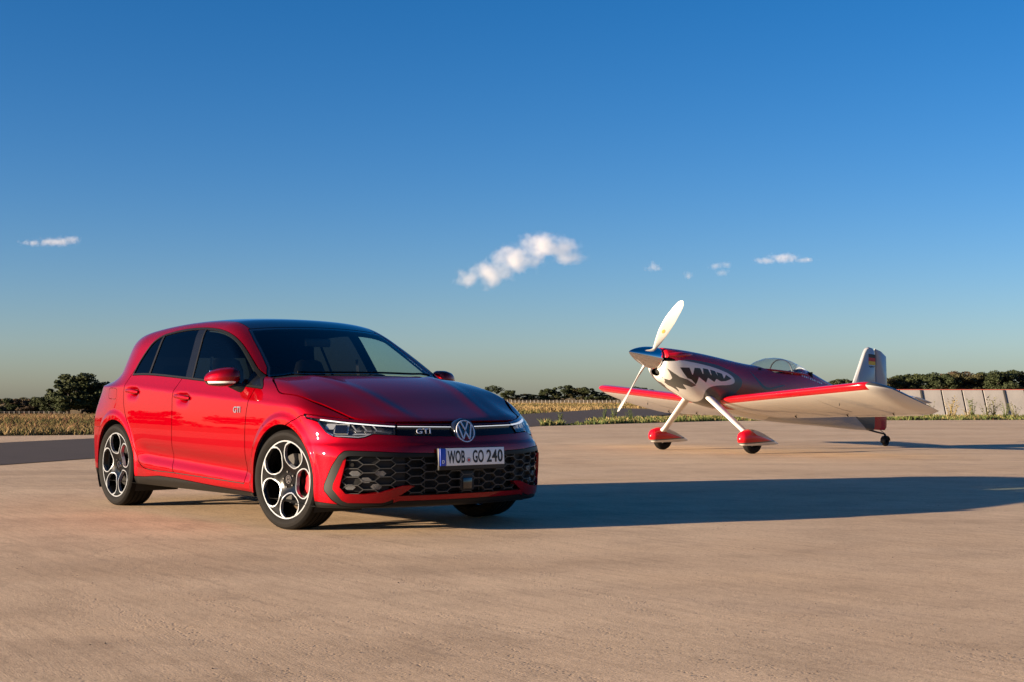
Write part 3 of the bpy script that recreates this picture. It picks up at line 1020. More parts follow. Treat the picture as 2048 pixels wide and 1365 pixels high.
def make_wheel(name):
    """wheel about the origin, axle along y, outer face towards -y"""
    root = empty(name, (0, 0, 0), (0, 0, 0), CAR)
    hwid = .1175
    # tyre
    prof = [(.088, .245), (.100, .256), (.112, .272), (hwid, .288), (.113, .305), (.103, .3165), (.094, .3215)]
    tread = []
    for c in (.062, .024, -.014, -.052):
        tread += [(c + .0125, .3232), (c + .011, .3165), (c - .011 + .012, .3165), (c - .0005, .3235)]
    prof = prof + tread + [(-.094, .3215), (-.103, .3165), (-.113, .305), (-hwid, .288), (-.112, .272), (-.100, .256), (-.088, .245)]
    t = MB(); t.lathe(prof, 96, 'y'); t.build("tyre", MT['tyre'], root, auto=25)
    # rim barrel
    b = MB(); b.lathe([(.10, .247), (.085, .240), (.02, .225), (-.03, .225), (-.080, .238), (-.094, .246), (-.1015, .257), (-.099, .262), (-.090, .258)], 72, 'y')
    rim = b.build("rim", MT['rim_black'], root)
    RR = .257
    # face sheet: polar grid
    nr, na = 46, 300
    rr = np.linspace(.001, RR * .995, nr); th = np.linspace(0, 2 * np.pi, na, endpoint=False)
    Rg, Tg = np.meshgrid(rr, th, indexing='ij')
    yface = -.070 - .022 * sstep(.05, .14, Rg) - .006 * sstep(.18, .257, Rg)
    V = np.stack([Rg * np.cos(Tg), yface, Rg * np.sin(Tg)], 2).reshape(-1, 3)
    F = [(i * na + j, i * na + (j + 1) % na, (i + 1) * na + (j + 1) % na, (i + 1) * na + j) for i in range(nr - 1) for j in range(na)]
    V, T, N = tri_normals(V, F)
    if N[:, 1].mean() > 0:
        T, N = T[:, ::-1], -N
    half = [(.335, .0), (.345, .10), (.40, .215), (.50, .315), (.60, .368), (.70, .388), (.80, .375), (.905, .305)]
    outl = half + [(.965, .21), (.985, .10), (.990, 0)]
    full = outl + [(a, -b_) for a, b_ in outl[::-1][1:-1]]
    inn_h = [(.364, .0), (.374, .096), (.425, .201), (.517, .296), (.61, .346), (.70, .361), (.79, .342), (.888, .258), (.945, .178), (.962, 0)]
    inn = inn_h + [(a, -b_) for a, b_ in inn_h[::-1][1:-1]]
    def petal(poly):
        P = np.array(poly) * RR
        def f(V):
            d = np.full(len(V), 9.0)
            for k in range(5):
                a = 2 * np.pi * k / 5 - np.pi / 2
                x = V[:, 0] * np.cos(a) + V[:, 2] * np.sin(a); y = -V[:, 0] * np.sin(a) + V[:, 2] * np.cos(a)
                d = np.minimum(d, sdf_poly(P, x, y))
            return d
        return f
    f_o, f_i = petal(full), petal(inn)
    M = (V, T, N)
    holes, rest = split(M, f_i)
    band, black = split(rest, f_o)
    lipz, black = split(black, lambda V: RR * .958 - np.hypot(V[:, 0], V[:, 2]), 0)
    panel("spoke_face", black, MT['rim_black'], rim, .028)
    panel("machined_edge", offset(band, .0035), MT['silver'], rim, .022)
    panel("rim_lip", offset(lipz, .002), MT['silver'], rim, .01)
    # pockets between the spokes: recess
    # hub cap with emblem, bolts
    h = MB(); h.lathe([(-.072, .0005), (-.0745, .026), (-.072, .029), (-.05, .031)], 28, 'y'); hub = h.build("hub_cap", MT['rim_black'], root)
    h = MB(); h.lathe([(-.0735, .0235), (-.0755, .0245), (-.0755, .027), (-.073, .028)], 28, 'y'); h.build("ring", MT['chrome'], hub)
    def st(pts, w):
        m = MB()
        for a, b2 in zip(pts[:-1], pts[1:]):
            a = Vector((a[0], 0, a[1])); b2 = Vector((b2[0], 0, b2[1])); d = (b2 - a).normalized(); n = Vector((-d.z, 0, d.x)) * w / 2
            f = Vector((0, -.0765, 0)); k = Vector((0, -.0735, 0))
            m.loft([[a + n + k, a - n + k, a - n + f, a + n + f], [b2 + n + k, b2 - n + k, b2 - n + f, b2 + n + f]])
        m.build("letter", MT['chrome'], hub, smooth=False)
    st([(-.010, .021), (0, .003), (.010, .021)], .0038)
    st([(-.019, .014), (-.0095, -.019), (0, -.0015), (.0095, -.019), (.019, .014)], .0038)
    for k in range(5):
        a = 2 * np.pi * k / 5 + np.pi / 2
        m = MB(); m.lathe([(-.074, .0005), (-.075, .007), (-.066, .0085)], 10, 'y')
        m.build("wheel_bolt", MT['steel'], root, loc=(.052 * math.cos(a), -.001, .052 * math.sin(a)))
    d = MB(); d.lathe([(.012, .06), (.012, .168), (-.012, .168), (-.012, .09), (-.035, .085), (-.035, .0005)], 48, 'y'); d.build("brake_disc", MT['steel'], root)
    return root

def copy_tree(o, parent=None):
    c = o.copy(); COL.objects.link(c); c.parent = parent if parent is not None else o.parent
    for ch in list(o.children):
        copy_tree(ch, c)
    return c

def build_wheels():
    w = make_wheel("wheel")
    yw = .768
    STEER = 8.0
    spots = [(AX, -yw, STEER, -12), (AX, yw, 180 + STEER, 10), (-AX, -yw + .004, 0, 28), (-AX, yw - .004, 180, 33)]
    ws = [w] + [copy_tree(w) for _ in spots[1:]]
    for o, (x, y, rz, spin) in zip(ws, spots):
        o.location = (x, y, WR)
        o.rotation_mode = 'ZYX'
        o.rotation_euler = (0, R(spin), R(rz))
        o.rotation_mode = 'XYZ'
        o.rotation_euler = (Matrix.Rotation(R(rz), 4, 'Z') @ Matrix.Rotation(R(spin), 4, 'Y')).to_euler()
        # caliper: stays upright, in front of the rear axle / behind the front one
        s = -1 if y < 0 else 1
        cal = MB()
        ring = []
        for k in range(9):
            a = R(-38 + 76 * k / 8) + (0 if x > 0 else 0)
            ca, sa = math.cos(a), math.sin(a)
            ring.append([(ca * .125, .028, sa * .125), (ca * .178, .034, sa * .178), (ca * .182, -.030, sa * .182), (ca * .125, -.034, sa * .125)])
        cal.loft([[Vector(p) for p in r] for r in ring])
        cal.build("brake_caliper", MT['caliper'], CAR, bevel=.006, loc=(x, y - s * 0.0, WR), rot=(0, 0, R(rz if s < 0 else rz - 180)))
        # wheel house
        lin = MB()
        pf = []
        n = 22
        A = [Vector((.395 * 1.0 * math.cos(t), 0, .372 * math.sin(t))) for t in np.linspace(-.55, math.pi + .55, n)]
        y0, y1 = s * .86, s * .50
        lin.loft([[Vector((p.x, y0, p.z)) for p in A], [Vector((p.x, y1, p.z)) for p in A]], cap0=False, cap1=True, closed=False)
        lin.build("wheel_house", MT['dark'], CAR, loc=(x + .012, 0, .325), fix=False)
def build_mirror(s):
    """door mirror; s=-1 right side, +1 left side"""
    root = empty("door_mirror", (0, 0, 0), (0, 0, 0), CAR)
    rings = []
    ts = [0, .05, .15, .35, .6, .8, .92, .985, 1.0]
    sz = [.55, .80, .96, 1.0, .93, .76, .52, .22, .05]
    sx = [.60, .80, .95, 1.0, .92, .74, .50, .22, .05]
    for t, a, b in zip(ts, sz, sx):
        y = .855 + .200 * t
        zc = 1.000 - .020 * t ** 2
        xc = .615 - .06 * t ** 2
        ring = []
        for k in range(28):
            q = 2 * math.pi * k / 28
            c, d = math.cos(q), math.sin(q)
            ex = .120 * b * (abs(c) ** .7) * (1 if c > 0 else -.45)
            ez = .066 * a * (abs(d) ** .66) * (1 if d > 0 else -1.05)
            ring.append((xc + ex, s * y, zc + ez))
        rings.append(ring)
    m = MB(); m.loft(rings)
    V, T, N = tri_normals(np.array(m.v), m.f)
    c = V.mean(0)
    if ((V - c) * N).sum() < 0:
        T, N = T[:, ::-1], -N
    for _ in range(2):                         # refine so that the colour split is clean
        e = {}; VV = list(map(tuple, V)); NN = list(map(tuple, N)); TT = []
        def md(a, b):
            k = (min(a, b), max(a, b))
            if k not in e:
                VV.append(tuple((np.array(VV[a]) + np.array(VV[b])) / 2)); q = np.array(NN[a]) + np.array(NN[b]); NN.append(tuple(q / max(1e-9, np.linalg.norm(q)))); e[k] = len(VV) - 1
            return e[k]
        for a, b, d in T.tolist():
            x, y, z = md(a, b), md(b, d), md(d, a)
            TT += [(a, x, z), (x, b, y), (z, y, d), (x, y, z)]
        V, N, T = np.array(VV), np.array(NN), np.array(TT)
    M = (V, T, N)
    low, up = split(M, lambda V: V[:, 2] - (.968 - .35 * (np.abs(V[:, 1]) - .95) * 0), .002)
    strip, low = split(low, lambda V: np.maximum(.953 - V[:, 2], np.maximum(.905 - np.abs(V[:, 1]), .59 - V[:, 0])), .002)
    panel("mirror_shell", up, MT['red'], root, .004)
    panel("mirror_base", low, MT['gloss_black'], root, .004)
    if len(strip[1]):
        panel("turn_signal", offset(strip, .002), MT['signal_white'], root, .004)
    a = MB(); a.tube([(.72, s * .79, .915), (.70, s * .86, .922), (.655, s * .915, .955)], [.034, .032, .030], 10)
    a.build("mirror_arm", MT['plastic'], root)
    g = MB(); g.box((.562, s * .95, 1.0), (.006, .14, .085)); g.build("mirror_glass", MT['chrome'], root, bevel=.002)

def build_handles():
    for s in (-1, 1):
        for x0, x1, z0, z1 in ((-1.085, -.87, .912, .898), (-.245, -.005, .868, .850)):
            rings = []
            n = 14
            y0_, y1_ = side_y(x0 - .02, z0), side_y(x1 + .02, z1)
            for i in range(n):
                t = i / (n - 1)
                x = x0 + (x1 - x0) * t; z = z0 + (z1 - z0) * t
                y = y0_ + (y1_ - y0_) * t + .016 * math.sin(math.pi * t) ** .5 + .004
                h = .0200 * (math.sin(math.pi * (.08 + .84 * t)) ** .45); d = .011
                rings.append([(x, s * (y + d * math.cos(q)), z + h * math.sin(q)) for q in np.linspace(0, 2 * np.pi, 12, endpoint=False)])
            m = MB(); m.loft(rings); m.build("door_handle", MT['red'], CAR)
    # badge letters on the flanks
    for s in (-1, 1):
        x, z = .706, .771
        y = side_y(x, z) + .002
        text_mesh("GTI", .058, .003, "badge_letters", MT['chrome'], CAR, sx=1.15, loc=(x, s * y, z), rot=(R(90 - 3 * 1), 0, 0 if s < 0 else R(180)), bold=.0008)

def build_interior():
    # cabin floor and firewall, dashboard, seats, wheel
    m = MB(); m.box((-.2, 0, .28), (2.6, 1.5, .03)); m.build("cabin_floor", MT['interior'], CAR)
    d = MB()
    rings = []
    for y in np.linspace(-.72, .72, 13):
        k = 1 - .10 * (y / .72) ** 2
        pts = [(.98 * k, .60), (1.00 * k, .90), (.90 * k, .945), (.72, .935), (.60, .90), (.56, .82), (.62, .70), (.66, .60)]
        rings.append([(x, y, z) for x, z in pts])
    d.loft(rings); dash = d.build("dashboard", MT['interior'], CAR)
    # driver's side binnacle (car's left), screen
    m = MB(); m.box((.60, .36, .915), (.10, .34, .07)); m.build("instrument_cowl", MT['interior'], dash, bevel=.015)
    # steering wheel
    sw = empty("steering_wheel", (.50, .36, .86), (0, R(-64), 0), CAR)
    m = MB()
    prof = [(.014 * math.cos(q), .178 + .014 * math.sin(q)) for q in np.linspace(0, 2 * np.pi, 10, endpoint=False)]
    m.lathe(prof, 40, 'z', closed=True); m.build("wheel_ring", MT['interior'], sw)
    m = MB(); m.box((0, 0, -.01), (.10, .13, .05)); m.box((0, .11, 0), (.03, .13, .015)); m.box((0, -.11, 0), (.03, .13, .015)); m.box((.11, 0, 0), (.13, .03, .015)); m.build("wheel_boss", MT['interior'], sw, bevel=.01)
    def seat(x, y, w=.50):
        r = empty("front_seat", (x, y, .30), (0, 0, 0), CAR)
        def cushion(secs, nm, mat, ex=3.0):
            rings = []
            for (cx, cz, hx, hy) in secs:
                ring = []
                for k in range(20):
                    q = 2 * math.pi * k / 20
                    c, s_ = math.cos(q), math.sin(q)
                    ring.append((cx + hx * math.copysign(abs(c) ** (2 / ex), c), hy * math.copysign(abs(s_) ** (2 / ex), s_), cz))
                rings.append(ring)
            b = MB(); b.loft(rings); return b.build(nm, mat, r)
        cushion([(.02, .0, .26, .22), (.03, .10, .28, .25), (.03, .17, .26, .24), (.03, .20, .20, .18)], "seat_cushion", MT['cloth'])
        cushion([(-.22, .12, .07, .23), (-.26, .30, .085, .26), (-.31, .48, .08, .255), (-.355, .60, .07, .22), (-.375, .655, .062, .15), (-.385, .69, .06, .13), (-.40, .77, .055, .135), (-.41, .84, .04, .11), (-.412, .86, .02, .07)], "backrest", MT['cloth'])
        m = MB()
        for s_ in (-1, 1):
            m.tube([(-.16, s_ * .20, .28), (-.20, s_ * .225, .42), (-.27, s_ * .215, .56)], [.022, .03, .02], 8)
        m.build("side_bolster", MT['cloth_grey'], r)
        return r
    seat(-.02, -.37); seat(-.02, .37)
    b = MB(); rings = []
    for y in np.linspace(-.62, .62, 9):
        pts = [(-.55, .40), (-.50, .52), (-.95, .50), (-1.10, .95), (-1.20, .97), (-1.22, .40)]
        rings.append([(x, y, z) for x, z in pts])
    b.loft(rings); b.build("rear_bench", MT['cloth'], CAR)
    for y in (-.40, .40):
        m = MB(); m.box((-1.17, y, 1.04), (.08, .26, .15)); m.build("rear_headrest", MT['cloth'], CAR, bevel=.03)
    # belts from the middle pillars
    for s in (-1, 1):
        m = MB()
        a, c_ = Vector((-.14, s * .64, 1.16)), Vector((-.12, s * .70, .62))
        m.loft([[a + Vector((-.02, 0, 0)), a + Vector((.02, 0, 0)), a + Vector((.02, -s * .003, 0)), a + Vector((-.02, -s * .003, 0))],
                [c_ + Vector((-.02, 0, 0)), c_ + Vector((.02, 0, 0)), c_ + Vector((.02, -s * .003, 0)), c_ + Vector((-.02, -s * .003, 0))]])
        m.build("seat_belt", MT['cloth_grey'], CAR, smooth=False)
    m = MB(); m.box((.30, 0, 1.265), (.035, .22, .06)); m.build("inside_mirror", MT['interior'], CAR, bevel=.012)

def build_wipers():
    for y0, y1, x0 in ((.60, .02, .97), (.02, -.52, .97)):
        P = []
        for t in np.linspace(0, 1, 8):
            y = y0 + (y1 - y0) * t
            x = .955 - .16 * y * y - .02 * t
            z = float(body_top(np.array([x]), np.array([y]))[0]) + .012
            P.append((x, y, z))
        m = MB(); m.tube(P, .008, 6); m.build("wiper", MT['satin_black'], CAR)

def build_tail():
    m = MB(); m.tube([(-2.03, -.70, .22), (-2.11, -.70, .22)], .042, 16); m.tube([(-2.03, .70, .22), (-2.11, .70, .22)], .042, 16)
    for s in (-1, 1):
        m = MB(); m.tube([(-1.93, s * .62, .215), (-2.10, s * .62, .215)], .045, 18); m.build("exhaust_pipe", MT['chrome'], CAR)

build_car_body()
build_nose_details()
build_wheels()
build_mirror(-1)
build_mirror(1)
build_handles()
build_interior()
build_wipers()
build_tail()
# ------------------------------------------------------------------ the aeroplane: fuselage surface
# frame: x forward, y to its left, z up, origin on the ground between the main wheels; it sits on its tail wheel
_pt = Spl([-4.4, -3.9, -3.4, -2.92, -2.54, -2.17, -1.5, -1.0, -.57, -.15, .4, .75, .98, 1.05], [.66, .80, .93, 1.076, 1.217, 1.345, 1.385, 1.395, 1.447, 1.515, 1.592, 1.627, 1.640, 1.640])
_pb = Spl([-4.4, -3.88, -3.0, -2.15, -1.5, -1.0, -.5, -.1, .15, .33, .7, .9, 1.02, 1.06], [.28, .285, .345, .410, .460, .520, .620, .705, .765, .825, .985, 1.10, 1.20, 1.26])
_pw = Spl([-4.4, -3.9, -3.0, -2.2, -1.5, -.5, .2, .6, .85, 1.0, 1.06], [.022, .055, .18, .285, .335, .355, .365, .345, .295, .235, .20])
def fus_f(x, y, z):
    zt, zb, w = _pt(x), _pb(x), np.maximum(_pw(x), .015)
    zc = (zt + zb) / 2 + .04 * sstep(-.4, .6, x); 
    h = np.where(z > zc, zt - zc, zc - zb)
    n = 2.5
    r = (np.abs(y / w) ** n + np.abs((z - zc) / np.maximum(h, .02)) ** n + 1e-9) ** (1 / n)
    s = np.minimum(w, h)
    f = (r - 1) * s * .9
    # flat nose ring in the plane of the spinner
    nose_p = (x - 1.03) * .98 + (z - 1.467) * .185
    f = smax(f, nose_p, .05)
    return smax(f, -3.985 - x, .012)
PLANE = empty("aerobatic_plane", (3.092, 22.134, 0), (0, 0, R(214.85)))
tag(PLANE, "small red and white propeller plane with shark teeth on its nose, standing on the apron", "plane")
for k, c, r_, ct in (('p_red', (.40, .002, .008), .26, .45), ('p_white', (.60, .575, .53), .28, .7), ('p_grey', (.075, .075, .068), .35, .3), ('p_black', (.010, .010, .010), .4, .15), ('p_silver', (.31, .31, .32), .28, .6), ('p_check', (.34, .33, .32), .3, .6)):
    MT[k] = pmat("plane_" + k[2:], c, r_, coat=ct, coat_rough=.04, noise=.04, nscale=3)
MT['canopy'] = glass_mat("canopy_glass", (.72, .77, .80), ior=1.55)
MT['blade'] = pmat("blade_white", (.40, .385, .355), .3, coat=.4)
MT['spinner'] = pmat("polished_spinner", (.62, .62, .63), .07, metal=1.0)
MT['p_gold'] = pmat("decal_gold", (.50, .28, .06), .35)
MT['flag_black'] = pmat("flag_black", (.012, .012, .012), .4)
MT['flag_red'] = pmat("flag_red", (.50, .015, .02), .4)
MT['flag_gold'] = pmat("flag_gold", (.70, .42, .03), .4)

def paint(M, rules, base):
    """split a sheet into paint regions, kept in one mesh as material slots"""
    parts = []
    for fn, idx in rules:
        a, M = split(M, fn)
        parts.append((a, idx))
    parts.append((M, base))
    V, T, N, I = [], [], [], []
    o = 0
    for (v, t, n), idx in parts:
        if len(t) == 0:
            continue
        V.append(v); T.append(t + o); N.append(n); I += [idx] * len(t); o += len(v)
    return np.concatenate(V), np.concatenate(T), np.concatenate(N), I

def painted(name, M, rules, base, mats, parent):
    V, T, N, I = paint(M, rules, base)
    return link_mesh(name, tri_mesh(name, V, T, N, I), parent, mats)

def build_fuselage():
    M = cut_mesh(fus_f, (-4.45, 0, .2), (1.12, .42, 1.70), .0145)
    xz = lambda poly: (lambda V: sdf_poly(poly, V[:, 0], V[:, 2]))
    mouth = [(.812, 1.33), (.643, 1.327), (.581, 1.202), (.547, 1.326), (.435, 1.32), (.371, 1.204), (.382, 1.32), (.274, 1.306), (.197, 1.186), (.233, 1.302), (.123, 1.277), (.048, 1.167), (.097, 1.267), (-.026, 1.238), (-.065, 1.158), (-.111, 1.225),
             (-.235, 1.159), (-.106, 1.123), (.004, 1.117), (.102, 1.156), (.143, 1.105), (.279, 1.175), (.311, 1.094), (.459, 1.183), (.495, 1.064), (.593, 1.143), (.664, 1.162), (.74, 1.241)]
    fang = [(1.009, 1.323), (.921, 1.26), (.789, 1.181), (.658, 1.142), (.48, 1.054), (.552, 1.024), (.709, 1.073), (.59, .984), (.688, 1.004), (.756, 1.034), (.615, .944), (.821, 1.054), (.905, 1.104), (.998, 1.184), (.979, 1.162), (.897, 1.132), (.886, 1.162)]
    white = smooth_poly([(1.2, 1.449), (.95, 1.43), (.876, 1.425), (.808, 1.443), (.575, 1.412), (.182, 1.347), (-.176, 1.25), (-.315, 1.149), (-.276, 1.060), (.191, 1.052), (.311, .964), (.23, .803), (.3, .5), (1.2, .9)], 2)
    grey = smooth_poly([(.86, 1.452), (.565, 1.452), (.019, 1.382), (-.269, 1.274), (-.483, 1.151), (-.455, 1.028), (-.224, .864), (-.10, .80), (-.2, .5), (.25, .5), (.4, 1.0), (0, 1.2), (.5, 1.40)], 2)
    swoosh = smooth_poly([(-.66, 1.32), (-.72, 1.27), (-.90, 1.10), (-1.0, 1.035), (-1.12, 1.015), (-1.40, 1.076), (-1.52, 1.064), (-1.09, .985), (-.96, .985), (-.80, 1.14)], 2)
    inlet = smooth_poly([(1.10, 1.475), (1.0, 1.488), (.90, 1.462), (.875, 1.44), (.89, 1.424), (1.10, 1.424)], 2)
    f_in = lambda V: np.where((np.abs(V[:, 1]) > .10), sdf_poly(inlet, V[:, 0], V[:, 2]), 9.0)
    f_low = lambda V: np.where(V[:, 0] > .97, np.hypot(V[:, 1] / 1.7, V[:, 2] - 1.255) - .055, 9.0)
    hole, M = split(M, lambda V: np.minimum(f_in(V), f_low(V)))
    panel("air_inlet", offset(hole, -.05), MT['dark'], PLANE, -.05)
    # cockpit opening
    f_cock = lambda V: np.where(V[:, 2] > 1.0, np.maximum(((V[:, 0] + 1.56) / .62) ** 2 + (V[:, 1] / .285) ** 2 - 1, 1.26 - V[:, 2]) * .25, 9.0)
    tub, M = split(M, f_cock)
    ck = []
    for (cx, cz) in ((0, 0), (1, 0), (0, 1), (2, 1), (1, 2), (3, 2)):
        pass
    def checks(V):
        x, z = V[:, 0], V[:, 2]
        u = (x + 2.62 - .12 * (z - .5)) / -.215; zb = _pb(x); v = (z - zb - .015) / .085
        on = ((np.floor(u) + np.floor(v)) % 2 == 0)
        fu = np.minimum(u % 1, 1 - u % 1) * .215; fv = np.minimum(v % 1, 1 - v % 1) * .085
        d = np.minimum(fu, fv)
        ins = (u > 0) & (u < 5) & (v > 0) & (v < 3.0)
        return np.where(ins, np.where(on, -d, d), np.maximum(np.maximum(-u, u - 5) * .2, .004))
    lowline = lambda V: np.where(V[:, 0] < -1.2, V[:, 2] - np.interp(V[:, 0], [-4.4, -3.9, -3.3, -2.5, -1.2], [.3, .30, .60, .66, .70]), 9.0)
    rearg = lambda V: sdf_poly([(-3.25, .62), (-3.86, .25), (-4.1, .25), (-3.93, .62)], V[:, 0], V[:, 2])
    belly = lambda V: np.where(V[:, 0] < .3, V[:, 2] - np.interp(V[:, 0], [-1.3, -.5, .0, .3], [.62, .66, .70, .74]), 9.0)
    fu = painted("fuselage", M, [(xz(mouth), 3), (xz(fang), 2), (xz(white), 1), (xz(grey), 2), (xz(swoosh), 2), (rearg, 2), (checks, 5), (lowline, 4), (belly, 1)], 0,
                 [MT['p_red'], MT['p_white'], MT['p_grey'], MT['p_black'], MT['p_silver'], MT['p_check']], PLANE)
    # cockpit tub, panel, seat
    m = MB(); m.box((-1.6, 0, .86), (1.3, .50, .04)); m.box((-.98, 0, 1.12), (.04, .50, .44)); m.box((-2.2, 0, 1.08), (.04, .46, .42)); m.build("cockpit_tub", MT['dark'], PLANE)
    m = MB(); m.box((-1.62, 0, 1.10), (.10, .36, .42)); m.build("seat_back", MT['interior'], PLANE, bevel=.03)
    # marks along the rear deck
    for k in range(11):
        x = -1.93 - k * .049; z = 1.215 - k * .0125
        m = MB()
        yv = bisect(lambda q: fus_f(np.array([x]), q, np.array([z])), .02, .5, (1,))[0] + .003
        y2 = bisect(lambda q: fus_f(np.array([x]), q, np.array([z + .028])), .02, .5, (1,))[0] + .003
        w = .030 if k % 4 != 3 else .014
        m.loft([[(x, yv, z), (x - w, yv - .004, z - .006), (x - w - .010, y2 - .004, z + .022), (x - .010, y2, z + .028)], [(x, yv - .006, z), (x - w, yv - .010, z - .006), (x - w - .010, y2 - .010, z + .022), (x - .010, y2 - .006, z + .028)]])
        m.build("deck_mark", MT['p_white'], PLANE, smooth=False)
    # bulge above each inlet
    for s in (-1, 1):
        m = MB(); rings = []
        for t in np.linspace(0, 1, 12):
            x = 1.0 - .55 * t; r = .052 * math.sin(math.pi * min(1, .18 + .82 * t)) ** .8 + .002
            zz = 1.510 + .02 * t
            yy = bisect(lambda q: fus_f(np.array([min(x, .97)]), q, np.array([zz])), .02, .5, (1,))[0]
            rings.append([(x, s * (yy - .022 + r * math.cos(q)), zz + r * .95 * math.sin(q)) for q in np.linspace(0, 2 * np.pi, 14, endpoint=False)])
        m.loft(rings); m.build("cowl_bulge", MT['p_red'], PLANE)

def build_spinner_prop():
    ax = Vector((math.cos(R(10.6)), 0, math.sin(R(10.6))))
    base = Vector((1.045, 0, 1.468))
    rot = (0, R(-10.6), 0)
    sp = MB(); prof = [(-.02, .170), (0, .172)]
    for t in np.linspace(0.05, 1, 16):
        prof.append((.545 * t, .172 * (1 - t ** 1.85) ** .80 + .0008))
    sp.lathe(prof, 48, 'x'); sp.build("spinner", MT['spinner'], PLANE, loc=base, rot=rot, auto=60)
    pa = R(34.9)
    hub = base + ax * .12
    for sgn in (1, -1):
        rad = Vector((0, sgn * math.sin(pa), sgn * math.cos(pa)))
        rad = Matrix.Rotation(R(-10.6), 3, 'Y') @ rad
        rad.normalize()
        tang = ax.cross(rad).normalized()
        rings = []
        for t in np.linspace(0, 1, 22):
            r = .12 + (1.05 - .12) * t
            ch = np.interp(t, [0, .06, .16, .35, .60, .82, .93, .98, 1.0], [.055, .060, .098, .158, .178, .150, .122, .088, .02])
            tw = R(np.interp(t, [0, .2, 1.0], [62, 50, 20]))
            th = np.interp(t, [0, .1, .3, 1], [.050, .040, .022, .007])
            cd = tang * math.cos(tw) + ax * math.sin(tw)
            nd = rad.cross(cd)
            c0 = hub + rad * r + cd * (.02 * math.sin(t * 3))
            ring = []
            for q in np.linspace(0, 2 * np.pi, 16, endpoint=False):
                u = math.cos(q); v = math.sin(q)
                ring.append(c0 + cd * (ch / 2 * u) + nd * (th / 2 * v * (1 + .25 * u)))
            rings.append(ring)
        m = MB(); m.loft(rings); bl = m.build("propeller_blade", MT['blade'], PLANE)
        if sgn > 0:
            k = 8; t = k / 21
            c0 = sum((Vector(p) for p in rings[k]), Vector()) / 16
            tw = R(np.interp(t, [0, .2, 1.0], [62, 50, 20])); cd = tang * math.cos(tw) + ax * math.sin(tw); nd = rad.cross(cd)
            for side_ in (1, -1):
                o = [c0 + nd * side_ * .013 + cd * .022 * math.cos(q) + rad * .034 * math.sin(q) for q in np.linspace(0, 2 * np.pi, 16, endpoint=False)]
                mm = MB(); mm.loft([o, [p - nd * side_ * .008 for p in o]]); mm.build("blade_decal", MT['p_gold'], bl, smooth=False)

AF_U = [(1, .0), (.9, .021), (.75, .045), (.6, .064), (.45, .077), (.3, .082), (.2, .078), (.12, .067), (.07, .053), (.03, .035), (.01, .019)]
AF_L = [(0, 0), (.01, -.013), (.03, -.022), (.07, -.031), (.12, -.037), (.2, -.043), (.3, -.046), (.45, -.045), (.6, -.038), (.75, -.026), (.9, -.012), (1, -.003)]
def airfoil():
    return AF_U + AF_L
def wing_section(le, te, y, k=1.0):
    le, te = Vector(le), Vector(te)
    c = te - le; L = c.length; c.normalize()
    up = Vector((0, 1, 0)).cross(c); up = up if up.z > 0 else -up
    return [le + c * (u * L) + up * (v * L * k) + Vector((0, y, 0)) for u, v in airfoil()]

